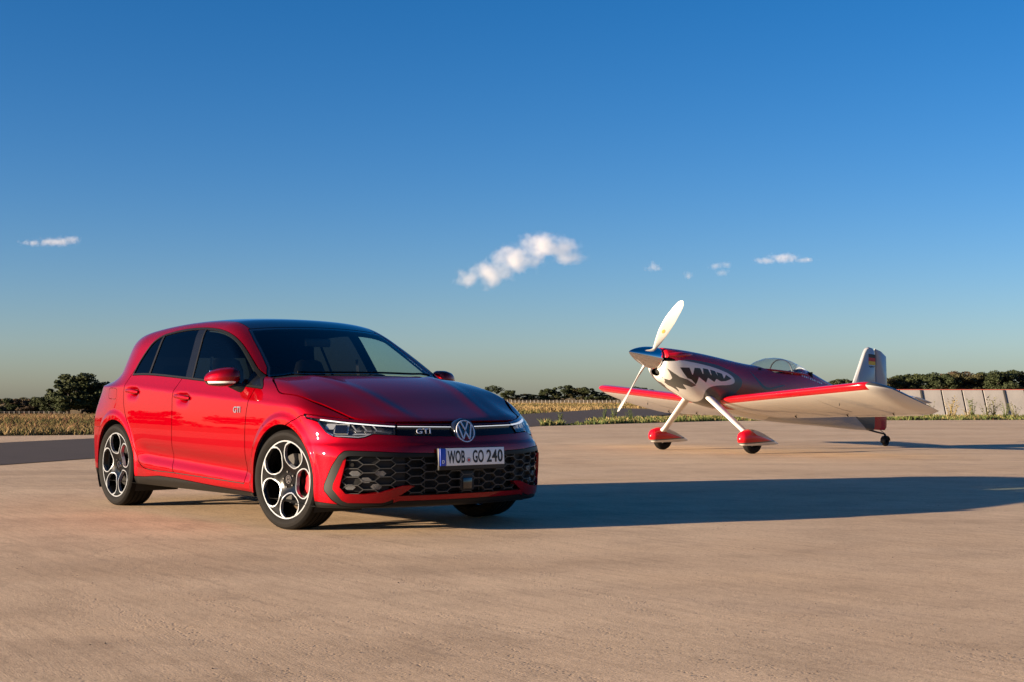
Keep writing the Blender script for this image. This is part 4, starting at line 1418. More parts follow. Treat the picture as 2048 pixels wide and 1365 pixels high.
def build_wing(s):
    root = empty("wing", (0, 0, 0), (0, 0, 0), PLANE)
    ys = [0.10, .38, .9, 1.5, 2.1, 2.7, 2.98, 3.06, 3.13, 3.18, 3.21]
    n = len(airfoil())
    rings = []
    for y in ys:
        t = (y - .38) / (3.06 - .38)
        le = Vector((-.067 - .145 * t, 0, .835 + .215 * t)); te = Vector((-1.49 - .17 * t, 0, .525 + .085 * t))
        q = max(0, (y - 2.98) / .23)
        k = math.sqrt(max(.004, 1 - q * q)) if q > 0 else 1
        le = le + (te - le) * (.30 * q ** 2.2); te = te + (te - le) * (.02 * q)
        rings.append([Vector((p.x, s * p.y, p.z + .055 * q ** 2)) for p in wing_section(le, te, y, k)])
    V = [tuple(p) for r in rings for p in r]
    F, I = [], []
    for i in range(len(ys) - 1):
        for k in range(n - 1):
            f = (i * n + k, i * n + k + 1, (i + 1) * n + k + 1, (i + 1) * n + k)
            F.append(f if s < 0 else f[::-1])
            up = k < len(AF_U)
            red = k >= 6 and k < len(AF_U) + 3 and ys[i] < 3.05
            I.append(0 if (red or (up and ys[i] < 3.0)) else (2 if up else 1))
        f = (i * n + n - 1, i * n, (i + 1) * n, (i + 1) * n + n - 1); F.append(f if s < 0 else f[::-1]); I.append(1)
    me = raw_mesh("wing_skin", V, F); me.polygons.foreach_set("material_index", I)
    import bmesh
    bm = bmesh.new(); bm.from_mesh(me); bmesh.ops.recalc_face_normals(bm, faces=bm.faces); bm.to_mesh(me); bm.free()
    link_mesh("wing_skin", me, root, [MT['p_red'], MT['p_white'], MT['p_grey']])
    # aileron, hinged at the rear edge, drooped a little
    m = MB(); rg = []
    for y in (1.75, 2.90, 2.93):
        t = (y - .38) / (3.06 - .38)
        te = Vector((-1.49 - .17 * t, 0, .525 + .085 * t))
        a = te + Vector((.10, 0, .030)); b = te + Vector((-.035, 0, -.012))
        rg.append([Vector((a.x, s * y, a.z + .010)), Vector((a.x, s * y, a.z - .012)), Vector((b.x, s * y, b.z - .003)), Vector((b.x, s * y, b.z + .003))])
    m.loft(rg); m.build("aileron", MT['p_white'], root, auto=20)
    # seam strip, tie-down ring, hinges under the wing
    def under(y, u):
        t = (y - .38) / (3.06 - .38)
        le = Vector((-.067 - .145 * t, 0, .835 + .215 * t)); te = Vector((-1.49 - .17 * t, 0, .525 + .085 * t))
        v = np.interp(u, [a for a, b in AF_L], [b for a, b in AF_L])
        p = le + (te - le) * u
        return Vector((p.x, s * y, p.z + v * 1.46 - .002))
    P = [under(1.98, u) for u in np.linspace(.18, .72, 10)]
    m = MB(); m.tube(P, .004, 5); m.build("seam_line", MT['p_silver'], root)
    for y, u in ((1.72, .86), (2.55, .88), (.75, .82)):
        p = under(y, u); m = MB(); m.tube([p, p + Vector((-.03, 0, -.03))], [.012, .006], 6); m.build("hinge_bracket", MT['satin_black'], root)
    p = under(2.2, .35); m = MB(); m.tube([p, p + Vector((0, 0, -.035))], .007, 6); m.build("tie_down_ring", MT['steel'], root)

def build_tail_feathers():
    # fin and rudder
    def slab(outline, th, name, mat, parent, taper=None):
        m = MB()
        c = np.mean(outline, 0)
        o2 = [(c[0] + (x - c[0]) * .86, c[1] + (z - c[1]) * .95) for x, z in outline]
        A = [(x, 0.012, z) for x, z in outline]; B = [(x, -.012, z) for x, z in outline]
        A2 = [(x, th, z) for x, z in o2]; B2 = [(x, -th, z) for x, z in o2]
        m.loft([A2, A, B, B2]); return m.build(name, mat, parent, auto=50)
    fin = slab([(-3.42, 1.02), (-3.74, 1.64), (-3.80, 1.725), (-3.87, 1.752), (-3.98, 1.730), (-4.03, 1.68), (-4.05, .80), (-3.6, .86)], .035, "fin", MT['p_silver'], PLANE)
    rud = empty("rudder", (0, 0, 0), (0, 0, 0), PLANE)
    slab([(-4.063, .62), (-4.063, 1.66), (-4.045, 1.725), (-4.20, 1.68), (-4.335, 1.59), (-4.352, 1.10), (-4.335, .60)], .026, "rudder_upper", MT['p_silver'], rud)
    slab([(-4.0, .298), (-3.99, .60), (-4.335, .60), (-4.330, .34), (-4.28, .285)], .024, "rudder_lower", MT['p_red'], rud)
    # flag and signature on the fin
    for k, mm_ in enumerate(('flag_black', 'flag_red', 'flag_gold')):
        z1 = 1.632 - k * .063; z0 = z1 - .063
        m = MB()
        P = [(-3.845, z1), (-4.02, z1 - .012), (-4.02, z0 - .012), (-3.845, z0)]
        m.loft([[(x, .0375, z) for x, z in P], [(x, -.0375, z) for x, z in P]]); m.build("flag_stripe", MT[mm_], fin, smooth=False)
    m = MB(); m.tube([(-3.86 - .14 * t, .0365, 1.405 + .016 * math.sin(t * 21) * (1 - .5 * t)) for t in np.linspace(0, 1, 34)], .0035, 5); m.build("signature", MT['ink'], fin)
    # tailplane
    for s in (-1, 1):
        m = MB()
        m.loft([wing_section((-3.35, 0, .86), (-4.10, 0, .74), s * .05, .8), wing_section((-3.50, 0, .875), (-4.10, 0, .765), s * 1.15, .8), wing_section((-3.62, 0, .872), (-4.06, 0, .775), s * 1.22, .4)])
        m.build("tailplane", MT['p_white'], PLANE)
    # tail wheel
    tw = empty("tail_wheel", (-4.306, 0, .088), (0, 0, R(8)), PLANE)
    m = MB(); m.lathe([(-.028, .03), (-.034, .070), (-.022, .085), (0, .088), (.022, .085), (.034, .070), (.028, .03)], 28, 'y'); m.build("tyre", MT['tyre'], tw)
    m = MB(); rg = []
    for t in np.linspace(0, 1, 10):
        a = R(175 - 190 * t); r = .098
        rg.append([(r * math.cos(a), -.042, r * math.sin(a)), (r * math.cos(a) * 1.06, 0, r * math.sin(a) * 1.06), (r * math.cos(a), .042, r * math.sin(a))])
    m.loft(rg, closed=False, cap0=False, cap1=False); m.build("wheel_cover", MT['satin_black'], tw)
    m = MB(); m.tube([(-3.88, 0, .295), (-4.08, 0, .255), (-4.25, 0, .225), (-4.31, 0, .205)], [.018, .016, .014, .014], 8); m.build("tail_spring", MT['satin_black'], PLANE)
    m = MB(); m.tube([(-4.15, .02, .29), (-4.27, .035, .215)], .006, 6); m.build("steering_link", MT['steel'], PLANE)
    m = MB(); m.tube([(-4.30, 0, .20), (-4.30, 0, .165)], [.022, .028], 10); m.build("pivot", MT['satin_black'], PLANE)

def build_gear(s):
    g = empty("landing_gear_leg", (0, 0, 0), (0, 0, 0), PLANE)
    rings = []
    a, b = Vector((.16, s * .26, .86)), Vector((.055, s * .985, .30))
    for t in np.linspace(0, 1, 9):
        c = a + (b - a) * t
        ch = .185 - .065 * t + (.06 * sstep(.85, 1, np.array(t))); th = .066 - .020 * t + (.03 * sstep(.85, 1, np.array(t)))
        d = (b - a).normalized(); nx = Vector((1, 0, 0)); nn = d.cross(nx).normalized()
        ring = []
        for q in np.linspace(0, 2 * np.pi, 16, endpoint=False):
            u = math.cos(q); v = math.sin(q)
            ring.append(c + nx * (ch / 2 * u - .02) + nn * (th / 2 * v * (1 + .45 * u)))
        rings.append(ring)
    m = MB(); m.loft(rings); m.build("leg_fairing", MT['p_white'], g)
    # wheel pant
    ptop = Spl([-.57, -.45, -.3, -.15, 0, .1, .2, .26, .29], [.145, .205, .275, .335, .372, .375, .348, .300, .235])
    pbot = Spl([-.57, -.3, 0, .2, .26, .29], [.137, .112, .105, .125, .165, .215])
    pwid = Spl([-.57, -.4, -.25, -.05, .1, .2, .26, .29], [.006, .048, .084, .113, .112, .092, .060, .02])
    def pant(x, y, z):
        zt, zb, w = ptop(x), pbot(x), np.maximum(pwid(x), .004)
        zc = (zt + zb) / 2; h = np.maximum((zt - zb) / 2, .004)
        r = (np.abs(y / w) ** 2.3 + np.abs((z - zc) / h) ** 2.3 + 1e-9) ** (1 / 2.3)
        return smax((r - 1) * np.minimum(w, h) * .8, np.abs(x + .14) - .428, .01)
    M = cut_mesh(pant, (-.62, 0, .06), (.34, .17, .46), .014)
    M = clip(M, .125 - M[0][:, 2])
    zl = lambda V: np.interp(V[:, 0], [-.58, -.30, 0.0, .07, .10], [.152, .215, .285, .34, .40])
    lowz = lambda V: .190 - .04 * (V[:, 0] + .3)
    gry = lambda V: np.maximum(lowz(V) - .016 - V[:, 2], np.maximum(V[:, 2] - lowz(V) - .004, -.46 - V[:, 0]))
    gr2 = lambda V: np.maximum(np.abs(V[:, 0] - .055) - .035, .345 - V[:, 2])
    red = lambda V: np.maximum(lowz(V) - V[:, 2], V[:, 2] - zl(V))
    M = (M[0] + np.array([0, s * 1.04, 0]), M[1], M[2])
    if s < 0:
        pass
    painted("wheel_pant", M, [(gry, 2), (gr2, 2), (red, 0), (lambda V: V[:, 2] - .19, 1)], 3, [MT['p_red'], MT['p_white'], MT['p_grey'], MT['p_silver']], g)
    m = MB(); m.lathe([(-.05, .08), (-.062, .13), (-.045, .165), (-.02, .175), (.02, .175), (.045, .165), (.062, .13), (.05, .08)], 36, 'y')
    m.build("main_tyre", MT['tyre'], g, loc=(0, s * 1.04, .175))

def build_canopy():
    def can(x, y, z):
        t = np.clip((x + 2.18) / 1.17, 0, 1)
        top = np.interp(t, [0, .12, .3, .45, .56, .70, .84, .93, 1.0], [1.365, 1.415, 1.487, 1.517, 1.525, 1.512, 1.468, 1.425, 1.385])
        w = np.interp(t, [0, .1, .3, .6, .85, 1.0], [.19, .235, .275, .27, .215, .11])
        zc = np.interp(t, [0, 1], [1.185, 1.305])
        h = np.maximum(top - zc, .05)
        r = (np.abs(y / w) ** 2.2 + np.abs((z - zc) / h) ** 2.2 + 1e-9) ** (1 / 2.2)
        return np.maximum((r - 1) * np.minimum(w, h), np.maximum(x + 1.005, -2.18 - x))
    M = cut_mesh(can, (-2.22, 0, 1.1), (-.95, .34, 1.58), .018)
    M = clip(M, np.interp(M[0][:, 0], [-2.2, -1.0], [1.235, 1.335]) - M[0][:, 2])
    M = clip(M, np.maximum(M[0][:, 0] + 1.01, -2.172 - M[0][:, 0]))
    panel("canopy_glass", M, MT['canopy'], PLANE, .006)
    # frame rail and rear hoop, windscreen arch
    for s in (-1, 1):
        P = []
        for x in np.linspace(-1.03, -2.16, 14):
            z = np.interp(x, [-2.2, -1.0], [1.235, 1.335])
            y = bisect(lambda q: can(np.array([x]), q, np.array([z])), .01, .5, (1,))[0]
            P.append((x, s * (y + .004), z))
        m = MB(); m.tube(P, .016, 8); m.build("canopy_rail", MT['p_red'], PLANE)
    for x, nm, r_ in ((-2.155, "canopy_hoop", .014), (-1.70, "roll_bar", .012)):
        P = []
        for a in np.linspace(-8, 188, 22):
            d = Vector((0, math.cos(R(a)), math.sin(R(a))))
            zc = np.interp(x, [-2.18, -1.01], [1.185, 1.305])
            k = bisect(lambda q: can(np.full(1, x), q * d.y, zc + q * d.z), .02, .5, (1,))[0] - .012
            P.append((x, k * d.y, zc + k * d.z))
        P = [p for p in P if p[2] > 1.22]
        m = MB(); m.tube(P, r_, 8); m.build(nm, MT['p_white'] if nm == "canopy_hoop" else MT['p_grey'], PLANE)

build_fuselage()
build_spinner_prop()
build_wing(1)
build_wing(-1)
build_tail_feathers()
build_gear(1)
build_gear(-1)
build_canopy()
# ------------------------------------------------------------------ ground
def concrete_mat():
    m = bpy.data.materials.new("brushed_concrete"); m.use_nodes = True
    nt = m.node_tree; b = nt.nodes["Principled BSDF"]; L = nt.links.new
    tc = nt.nodes.new("ShaderNodeTexCoord")
    def mapping(rot, sc):
        n0 = nt.nodes.new("ShaderNodeMapping"); n0.inputs["Rotation"].default_value = (0, 0, rot)
        n = nt.nodes.new("ShaderNodeMapping"); n.inputs["Scale"].default_value = sc
        L(tc.outputs["Object"], n0.inputs["Vector"]); L(n0.outputs[0], n.inputs["Vector"]); return n
    def noise(src, scale, detail=4, rough=.55):
        n = nt.nodes.new("ShaderNodeTexNoise"); n.inputs["Scale"].default_value = scale; n.inputs["Detail"].default_value = detail; n.inputs["Roughness"].default_value = rough
        L(src.outputs[0], n.inputs["Vector"]); return n
    def ramp(src, stops):
        r = nt.nodes.new("ShaderNodeValToRGB")
        while len(r.color_ramp.elements) < len(stops):
            r.color_ramp.elements.new(.5)
        for e, (p, c) in zip(r.color_ramp.elements, stops):
            e.position = p; e.color = (*c, 1) if len(c) == 3 else c
        L(src.outputs[0], r.inputs[0]); return r
    def mix(a, b_, f, mode='MIX'):
        n = nt.nodes.new("ShaderNodeMix"); n.data_type = 'RGBA'; n.blend_type = mode
        for i, v in ((6, a), (7, b_)):
            if isinstance(v, tuple): n.inputs[i].default_value = (*v, 1)
            else: L(v.outputs[2] if v.bl_idname == 'ShaderNodeMix' else v.outputs[0], n.inputs[i])
        if isinstance(f, float): n.inputs[0].default_value = f
        else: L(f.outputs[0], n.inputs[0])
        return n
    def math_(op, a, k):
        n = nt.nodes.new("ShaderNodeMath"); n.operation = op; L(a.outputs[0], n.inputs[0])
        if isinstance(k, (int, float)): n.inputs[1].default_value = k
        else: L(k.outputs[0], n.inputs[1])
        return n
    BR = R(34.4)
    iso = mapping(0, (1, 1, 1))
    brush = mapping(-BR, (7.0, .45, 1))           # drawn-out grain along the broom strokes
    brush2 = mapping(-BR + .05, (60.0, 5.0, 1))
    far = mapping(-.10, (.05, .40, 1))            # long pale and dark lanes
    big = ramp(noise(iso, .30, 6, .6), [(.28, (.410, .300, .200)), (.40, (.485, .345, .220)), (.52, (.520, .378, .248)), (.68, (.570, .420, .275))])
    mott = ramp(noise(iso, 1.7, 7, .65), [(.30, (.74, .73, .72)), (.48, (.98, .98, .98)), (.75, (1.10, 1.09, 1.07))])
    c = mix(big, mott, .75, 'MULTIPLY')
    strk = ramp(noise(brush, 3.0, 6, .65), [(.32, (.80, .79, .78)), (.50, (1, 1, 1)), (.70, (1.12, 1.11, 1.10))])
    c = mix(c, strk, .75, 'MULTIPLY')
    strk2 = ramp(noise(brush2, 2.2, 4, .6), [(.34, (.80, .79, .77)), (.50, (1, 1, 1)), (.66, (1.12, 1.12, 1.11))])
    c = mix(c, strk2, .55, 'MULTIPLY')
    lane = ramp(noise(far, 3.0, 4), [(.35, (.82, .81, .80)), (.55, (1, 1, 1)), (.72, (1.08, 1.07, 1.05))])
    c = mix(c, lane, .7, 'MULTIPLY')
    fine = ramp(noise(iso, 130, 5, .75), [(.34, (.58, .56, .54)), (.46, (.93, .93, .93)), (.60, (1.15, 1.15, 1.14))])
    c = mix(c, fine, .90, 'MULTIPLY')
    fine2 = ramp(noise(iso, 42, 6, .78), [(.36, (.66, .64, .62)), (.47, (.97, .97, .97)), (.60, (1.10, 1.10, 1.09))])
    c = mix(c, fine2, .75, 'MULTIPLY')
    # pitted, gritty patches
    patch = ramp(noise(brush, 1.1, 4, .6), [(.47, (0, 0, 0)), (.60, (1, 1, 1))])
    vor = nt.nodes.new("ShaderNodeTexVoronoi"); vor.inputs["Scale"].default_value = 40; L(iso.outputs[0], vor.inputs["Vector"])
    pitm = ramp(vor, [(.10, (1, 1, 1)), (.30, (0, 0, 0))])
    pit = math_('MULTIPLY', pitm, patch)
    c = mix(c, (.155, .115, .085), math_('MULTIPLY', pit, .75))
    # faint stains and hair cracks
    st = ramp(noise(mapping(.4, (.25, .6, 1)), 2.0, 5, .6), [(.60, (0, 0, 0)), (.72, (1, 1, 1))])
    c = mix(c, (.27, .20, .150), math_('MULTIPLY', st, .28))
    cv = nt.nodes.new("ShaderNodeTexVoronoi"); cv.feature = 'DISTANCE_TO_EDGE'; cv.inputs["Scale"].default_value = .16
    wv = nt.nodes.new("ShaderNodeVectorMath"); wv.operation = 'ADD'; wn_ = noise(iso, 1.3, 5, .6)
    L(iso.outputs[0], wv.inputs[0]); L(wn_.outputs["Color"], wv.inputs[1]); L(wv.outputs[0], cv.inputs["Vector"])
    crk = ramp(cv, [(0.0, (1, 1, 1)), (.0016, (0, 0, 0))])
    c = mix(c, (.14, .105, .08), math_('MULTIPLY', crk, .22))
    L(c.outputs[2], b.inputs["Base Color"])
    set_in(b, "Roughness", .88); set_in(b, "Specular IOR Level", .2)
    n1 = noise(brush2, 3.0, 4, .6); n2 = noise(iso, 110, 4, .7)
    hsum = math_('SUBTRACT', math_('ADD', math_('MULTIPLY', n1, .45), math_('MULTIPLY', n2, .55)), math_('MULTIPLY', pit, .8))
    bp = nt.nodes.new("ShaderNodeBump"); bp.inputs["Strength"].default_value = .6; bp.inputs["Distance"].default_value = .0035
    L(hsum.outputs[0], bp.inputs["Height"]); L(bp.outputs[0], b.inputs["Normal"])
    return m

def asphalt_mat():
    return pmat("asphalt", (.047, .034, .030), .9, noise=.28, nscale=1.3, bump=.5, bscale=40, spec=.3)

def field_mat():
    m = bpy.data.materials.new("dry_field"); m.use_nodes = True
    nt = m.node_tree; b = nt.nodes["Principled BSDF"]; L = nt.links.new
    tc = nt.nodes.new("ShaderNodeTexCoord")
    mp = nt.nodes.new("ShaderNodeMapping"); mp.inputs["Scale"].default_value = (.05, .11, 1); L(tc.outputs["Object"], mp.inputs["Vector"])
    n = nt.nodes.new("ShaderNodeTexNoise"); n.inputs["Scale"].default_value = 1.0; n.inputs["Detail"].default_value = 8; L(mp.outputs[0], n.inputs["Vector"])
    r = nt.nodes.new("ShaderNodeValToRGB")
    for _ in range(2): r.color_ramp.elements.new(.5)
    for e, (p, c) in zip(r.color_ramp.elements, [(.36, (.075, .070, .026)), (.46, (.190, .130, .050)), (.58, (.270, .175, .072)), (.70, (.310, .20, .088))]):
        e.position = p; e.color = (*c, 1)
    L(n.outputs[0], r.inputs[0]); L(r.outputs[0], b.inputs["Base Color"]); set_in(b, "Roughness", .95); set_in(b, "Specular IOR Level", .1)
    return m

MT['concrete'] = concrete_mat(); MT['asphalt'] = asphalt_mat(); MT['field'] = field_mat()

def terrain_z(x, y):
    """the field falls away to the far left"""
    return -2.6 * sstep(36, 300, y) * sstep(-.12, -.30, x / np.maximum(y, 1)) - .03

gx = np.concatenate([np.linspace(-3000, -300, 10), np.linspace(-280, 280, 57), np.linspace(300, 3000, 10)])
gy = np.concatenate([np.linspace(-400, 20, 8), np.linspace(26, 320, 60), np.linspace(340, 9000, 16)])
GX, GY = np.meshgrid(gx, gy, indexing='ij')
GV = np.stack([GX, GY, terrain_z(GX, GY)], 2).reshape(-1, 3)
ny_ = len(gy)
GF = [(i * ny_ + j, (i + 1) * ny_ + j, (i + 1) * ny_ + j + 1, i * ny_ + j + 1) for i in range(len(gx) - 1) for j in range(ny_ - 1)]
field = link_mesh("field", raw_mesh("field", GV, GF), None, [MT['field']])
tag(field, kind="structure")

def sheet(name, pts, z, mat):
    m = MB(); m.add([(x, y, z) for x, y in pts], [tuple(range(len(pts)))])
    o = m.build(name, mat, smooth=False)
    tag(o, kind="structure")
    return o
# far edge of the slab runs along the taxiway on the left, then turns along the weeds
sheet("concrete_apron", [(-33, -60), (90, -60), (90, 56.5), (20, 54.7), (7.8, 52), (.85, 42.2), (-5.9, 19.55), (-6.52, 17.45)], 0.0, MT['concrete'])
sheet("taxiway", [(-33.03, -60), (-6.55, 17.5), (-5.93, 19.6), (.80, 42.3), (4.6, 56), (12, 90), (9, 118), (.99, 75.9), (-8.86, 29.5), (-9.8, 26.4), (-38, -60)], .004, MT['asphalt'])
sheet("taxiway_shoulder", [(-38.03, -60), (-9.82, 26.4), (-8.88, 29.5), (-8.2, 32.2), (-9.6, 32.2), (-11.7, 31.2), (-26, 29.5), (-70, -60)], .002, MT['concrete'])

# ------------------------------------------------------------------ grass and weeds
rng = np.random.default_rng(7)
def leaf_mats(name, cols, rough=.8, transl=.25):
    out = []
    for i, c in enumerate(cols):
        m = pmat(f"{name}_{i}", c, rough, spec=.2, noise=.35, nscale=.7)
        out.append(m)
    return out
GRASS = leaf_mats("grass", [(.165, .110, .044), (.195, .135, .060), (.066, .064, .020), (.105, .085, .030), (.12, .05, .03)])
WEED = leaf_mats("weed", [(.085, .105, .030), (.055, .078, .022), (.13, .125, .045), (.25, .19, .08), (.16, .08, .045)])

def blades(name, P, H, lean, width, mats, mi, label, cat, seg=1):
    """many upright blades: P base points (n,3), H heights, mi material index per blade"""
    n = len(P)
    a = rng.uniform(0, 2 * np.pi, n); b = rng.uniform(0, 2 * np.pi, n)
    w = (width * rng.uniform(.6, 1.4, n))[:, None] * np.stack([np.cos(a), np.sin(a), 0 * a], 1)
    t = np.stack([np.cos(b), np.sin(b), 0 * b], 1) * (H * lean * rng.uniform(.1, 1, n))[:, None]
    t[:, 2] = H
    mid = P + t * .55 - np.stack([0 * a, 0 * a, 0 * a], 1)
    mid[:, :2] -= t[:, :2] * .18
    V = np.stack([P - w, P + w, mid - w * .7, mid + w * .7, P + t], 1).reshape(-1, 3)
    i = np.arange(n) * 5
    T = np.stack([np.stack([i, i + 1, i + 3], 1), np.stack([i, i + 3, i + 2], 1), np.stack([i + 2, i + 3, i + 4], 1)], 1).reshape(-1, 3)
    me = tri_mesh(name, V, T, None, np.repeat(mi, 3))
    o = link_mesh(name, me, None, mats)
    tag(o, label, cat, kind="stuff")
    return o

def clumps(n, spots, spread):
    c = spots[rng.integers(0, len(spots), n)]
    return c + rng.normal(0, spread, (n, 2))

# tall dry grass along the left of the taxiway and beyond it
def scatter_wedge(n, px0, px1, d0, d1, pw=1.0):
    u = rng.uniform(px0, px1, n); d = d0 * (d1 / d0) ** (rng.uniform(0, 1, n) ** pw)
    return np.stack([(u - 1024) / 2766 * d, d], 1)
def finish(P2):
    return np.concatenate([P2, terrain_z(P2[:, 0], P2[:, 1])[:, None]], 1)
def far_edge_left(P2):
    """the part of the field beyond the taxiway on the left"""
    return P2[:, 1] > np.interp(P2[:, 0], [-26, -11.7, -9.6, -8.2, .99, 9, 12], [30, 31.6, 32.4, 32.6, 77.5, 119, 121])
Pa = np.concatenate([scatter_wedge(52000, -60, 330, 30, 150, 1.1), scatter_wedge(30000, 330, 990, 30, 200, 1.0)]); Pa = Pa[far_edge_left(Pa)]
band = rng.random(len(Pa)) + .9 * np.sin(Pa[:, 1] * .16 + .3 * np.sin(Pa[:, 0] * .35))
mi = np.where(band > 1.35, 2, np.where(band > 1.0, 3, np.where(band > .45, 0, 1)))
mi[rng.random(len(Pa)) < .035] = 4
near = Pa[:, 1] < 36
mi[near & (rng.random(len(Pa)) < .45)] = 2
blades("dry_grass", finish(Pa), rng.uniform(.06, .19, len(Pa)) * np.where(mi == 4, 1.7, 1) * np.where(Pa[:, 1] < 34, 1.3, 1), 1.4, .014, GRASS, mi, "tall dry yellow grass beyond the dark taxiway on the left", "grass")
Pb = scatter_wedge(16000, 990, 1330, 62, 235, 1.0); Pb = Pb[far_edge_left(Pb)]
band = rng.random(len(Pb)) + .8 * np.sin(np.log(Pb[:, 1]) * 9)
mi = np.where(band > 1.25, 2, np.where(band > .9, 3, np.where(band > .35, 0, 1)))
blades("dry_grass", finish(Pb), rng.uniform(.10, .30, len(Pb)), .7, .03, GRASS, mi, "straw-coloured grass field between the car and the propeller", "grass")
# weeds along the far edge of the slab
ex = np.array([.9, 3.0, 7.8, 20.0, 40.0]); ey = np.array([42.6, 45.8, 52.2, 54.9, 55.4])
def edge_pts(n, t0, t1, wid):
    t = rng.uniform(t0, t1, n)
    cl = np.sin(t * 2.1) + np.sin(t * 5.3 + 1) + np.sin(t * 11.7 + 2)
    x = t; y = np.interp(t, ex, ey) + np.abs(rng.normal(0, wid, n))
    return np.stack([x, y], 1), cl
Pc, cl = edge_pts(26000, .9, 27, 1.1)
keep = rng.random(len(Pc)) < np.clip(.45 + .22 * cl, .12, 1)
Pc, cl = Pc[keep], cl[keep]
mi = rng.choice(5, len(Pc), p=[.42, .28, .17, .09, .04])
hh = rng.uniform(.05, .21, len(Pc)) * np.clip(.75 + .28 * cl, .35, 1.5)
P3 = np.concatenate([Pc, np.zeros((len(Pc), 1)) - .02], 1)
blades("weeds", P3, hh, .9, .020, WEED, mi, "low green weeds along the far edge of the concrete", "weeds")
# strip of grass between the slab and the wall
Pd = np.stack([rng.uniform(3, 30, 12000), 0 * np.zeros(12000)], 1); Pd[:, 1] = np.interp(Pd[:, 0], ex, ey) + rng.uniform(.3, 10, len(Pd))
mi = rng.choice(5, len(Pd), p=[.30, .20, .20, .26, .04])
blades("weeds", np.concatenate([Pd, np.zeros((len(Pd), 1)) - .03], 1), rng.uniform(.06, .18, len(Pd)), .8, .028, WEED, mi, "rough grass between the concrete edge and the leaning wall", "weeds")

# single taller plants standing out of the weeds
def leafy_plant(h, n, spread, k):
    r = np.random.default_rng(k)
    m = MB()
    for _ in range(n):
        a = r.uniform(0, 6.28); top = Vector((math.cos(a) * spread * r.uniform(.2, 1), math.sin(a) * spread * r.uniform(.2, 1), h * r.uniform(.6, 1)))
        m.tube([(0, 0, 0), top * .5 + Vector((0, 0, .05 * h)), top], [.012, .008, .003], 4)
        for t in np.linspace(.2, 1, 9):
            p = top * t; b_ = r.uniform(0, 6.28); L_ = .10 * h + .07 * r.random()
            d = Vector((math.cos(b_), math.sin(b_), r.uniform(-.1, .7))).normalized() * L_; w = d.cross(Vector((0, 0, 1))).normalized() * L_ * .28
            m.add([p, p + d * .5 + w, p + d, p + d * .5 - w], [(0, 1, 2, 3)])
    me = raw_mesh("plant", m.v, m.f)
    return me
plant_defs = [(1862, 57.2, .75, 8, .30, 2), (1898, 58.0, 1.0, 7, .28, 3), (1906, 56.8, .85, 9, .35, 3), (1945, 57.5, .95, 9, .40, 0), (1972, 57.0, .70, 8, .35, 2), (1985, 58, 1.05, 9, .40, 2), (2010, 57, .75, 8, .30, 0), (2030, 57.5, .70, 9, .42, 2),
              (1935, 56.5, .55, 7, .3, 3), (1120, 47.3, .45, 6, .18, 0), (1208, 50.2, .60, 7, .22, 1), (1228, 51.0, .70, 8, .30, 0), (1262, 51.8, .55, 7, .28, 1), (1395, 53.0, .55, 7, .25, 2), (1430, 53.2, .50, 7, .25, 0)]
PN = ["second plant", "third plant"]
lab = ["yellow-green weed tuft just right of the wing tip", "tall spindly pale weed before the wall right of the wing tip", "broad yellow weed at the second wall joint", "bushy green plant in front of the wall's third joint", "rusty-brown weed by the wall, left of the twin stalks", "tallest branching brown weed before the wall", "low green plant before the wall near the right edge", "wide brown-green weed clump at the right picture edge",
       "short yellow weed tuft at the slab edge right of the wing", "lone small weed at the slab edge nearest the car bonnet", "slim green weed left of the lower propeller tip", "bushy weed just below the lower propeller tip", "green weed right of the propeller tip, under the far wing", "brown weed tuft seen between the two landing gear legs", "green weed tuft behind the near landing gear leg"]
for i, ((px, d, h, n, sp, mi_), lb) in enumerate(zip(plant_defs, lab)):
    me = leafy_plant(h, n, sp, 40 + i)
    o = link_mesh("weed_plant", me, None, [WEED[mi_]], loc=((px - 1024) / 2766 * d, d, -.02))
    tag(o, lb, "weed", "single weeds at the slab edge")
# loose grit on the slab
MT['grit'] = pmat("grit", (.10, .075, .055), .9)
m = MB()
gr = np.random.default_rng(3)
for k in range(230):
    if k < 40:
        x, y = 1.45 + gr.normal(0, .25), 5.15 + gr.normal(0, .28)
    else:
        d = gr.uniform(4.0, 13); x = gr.uniform(-.42, .42) * d; y = d
        if -4.6 < x < 1.2 and 7.6 < y < 14:
            continue
    r = gr.uniform(.002, .0065)
    P = [(x + r * gr.uniform(.7, 1.4) * math.cos(a), y + r * gr.uniform(.7, 1.4) * math.sin(a), -.001) for a in np.linspace(0, 5.2, 5)]
    m.add(P + [(x + r * gr.uniform(-.3, .3), y + r * gr.uniform(-.3, .3), r * gr.uniform(.6, 1.1))], [(i, (i + 1) % 5, 5) for i in range(5)])
tag(m.build("grit", MT['grit'], smooth=False), "scattered dark grit on the bare concrete in the foreground", "grit", kind="stuff")
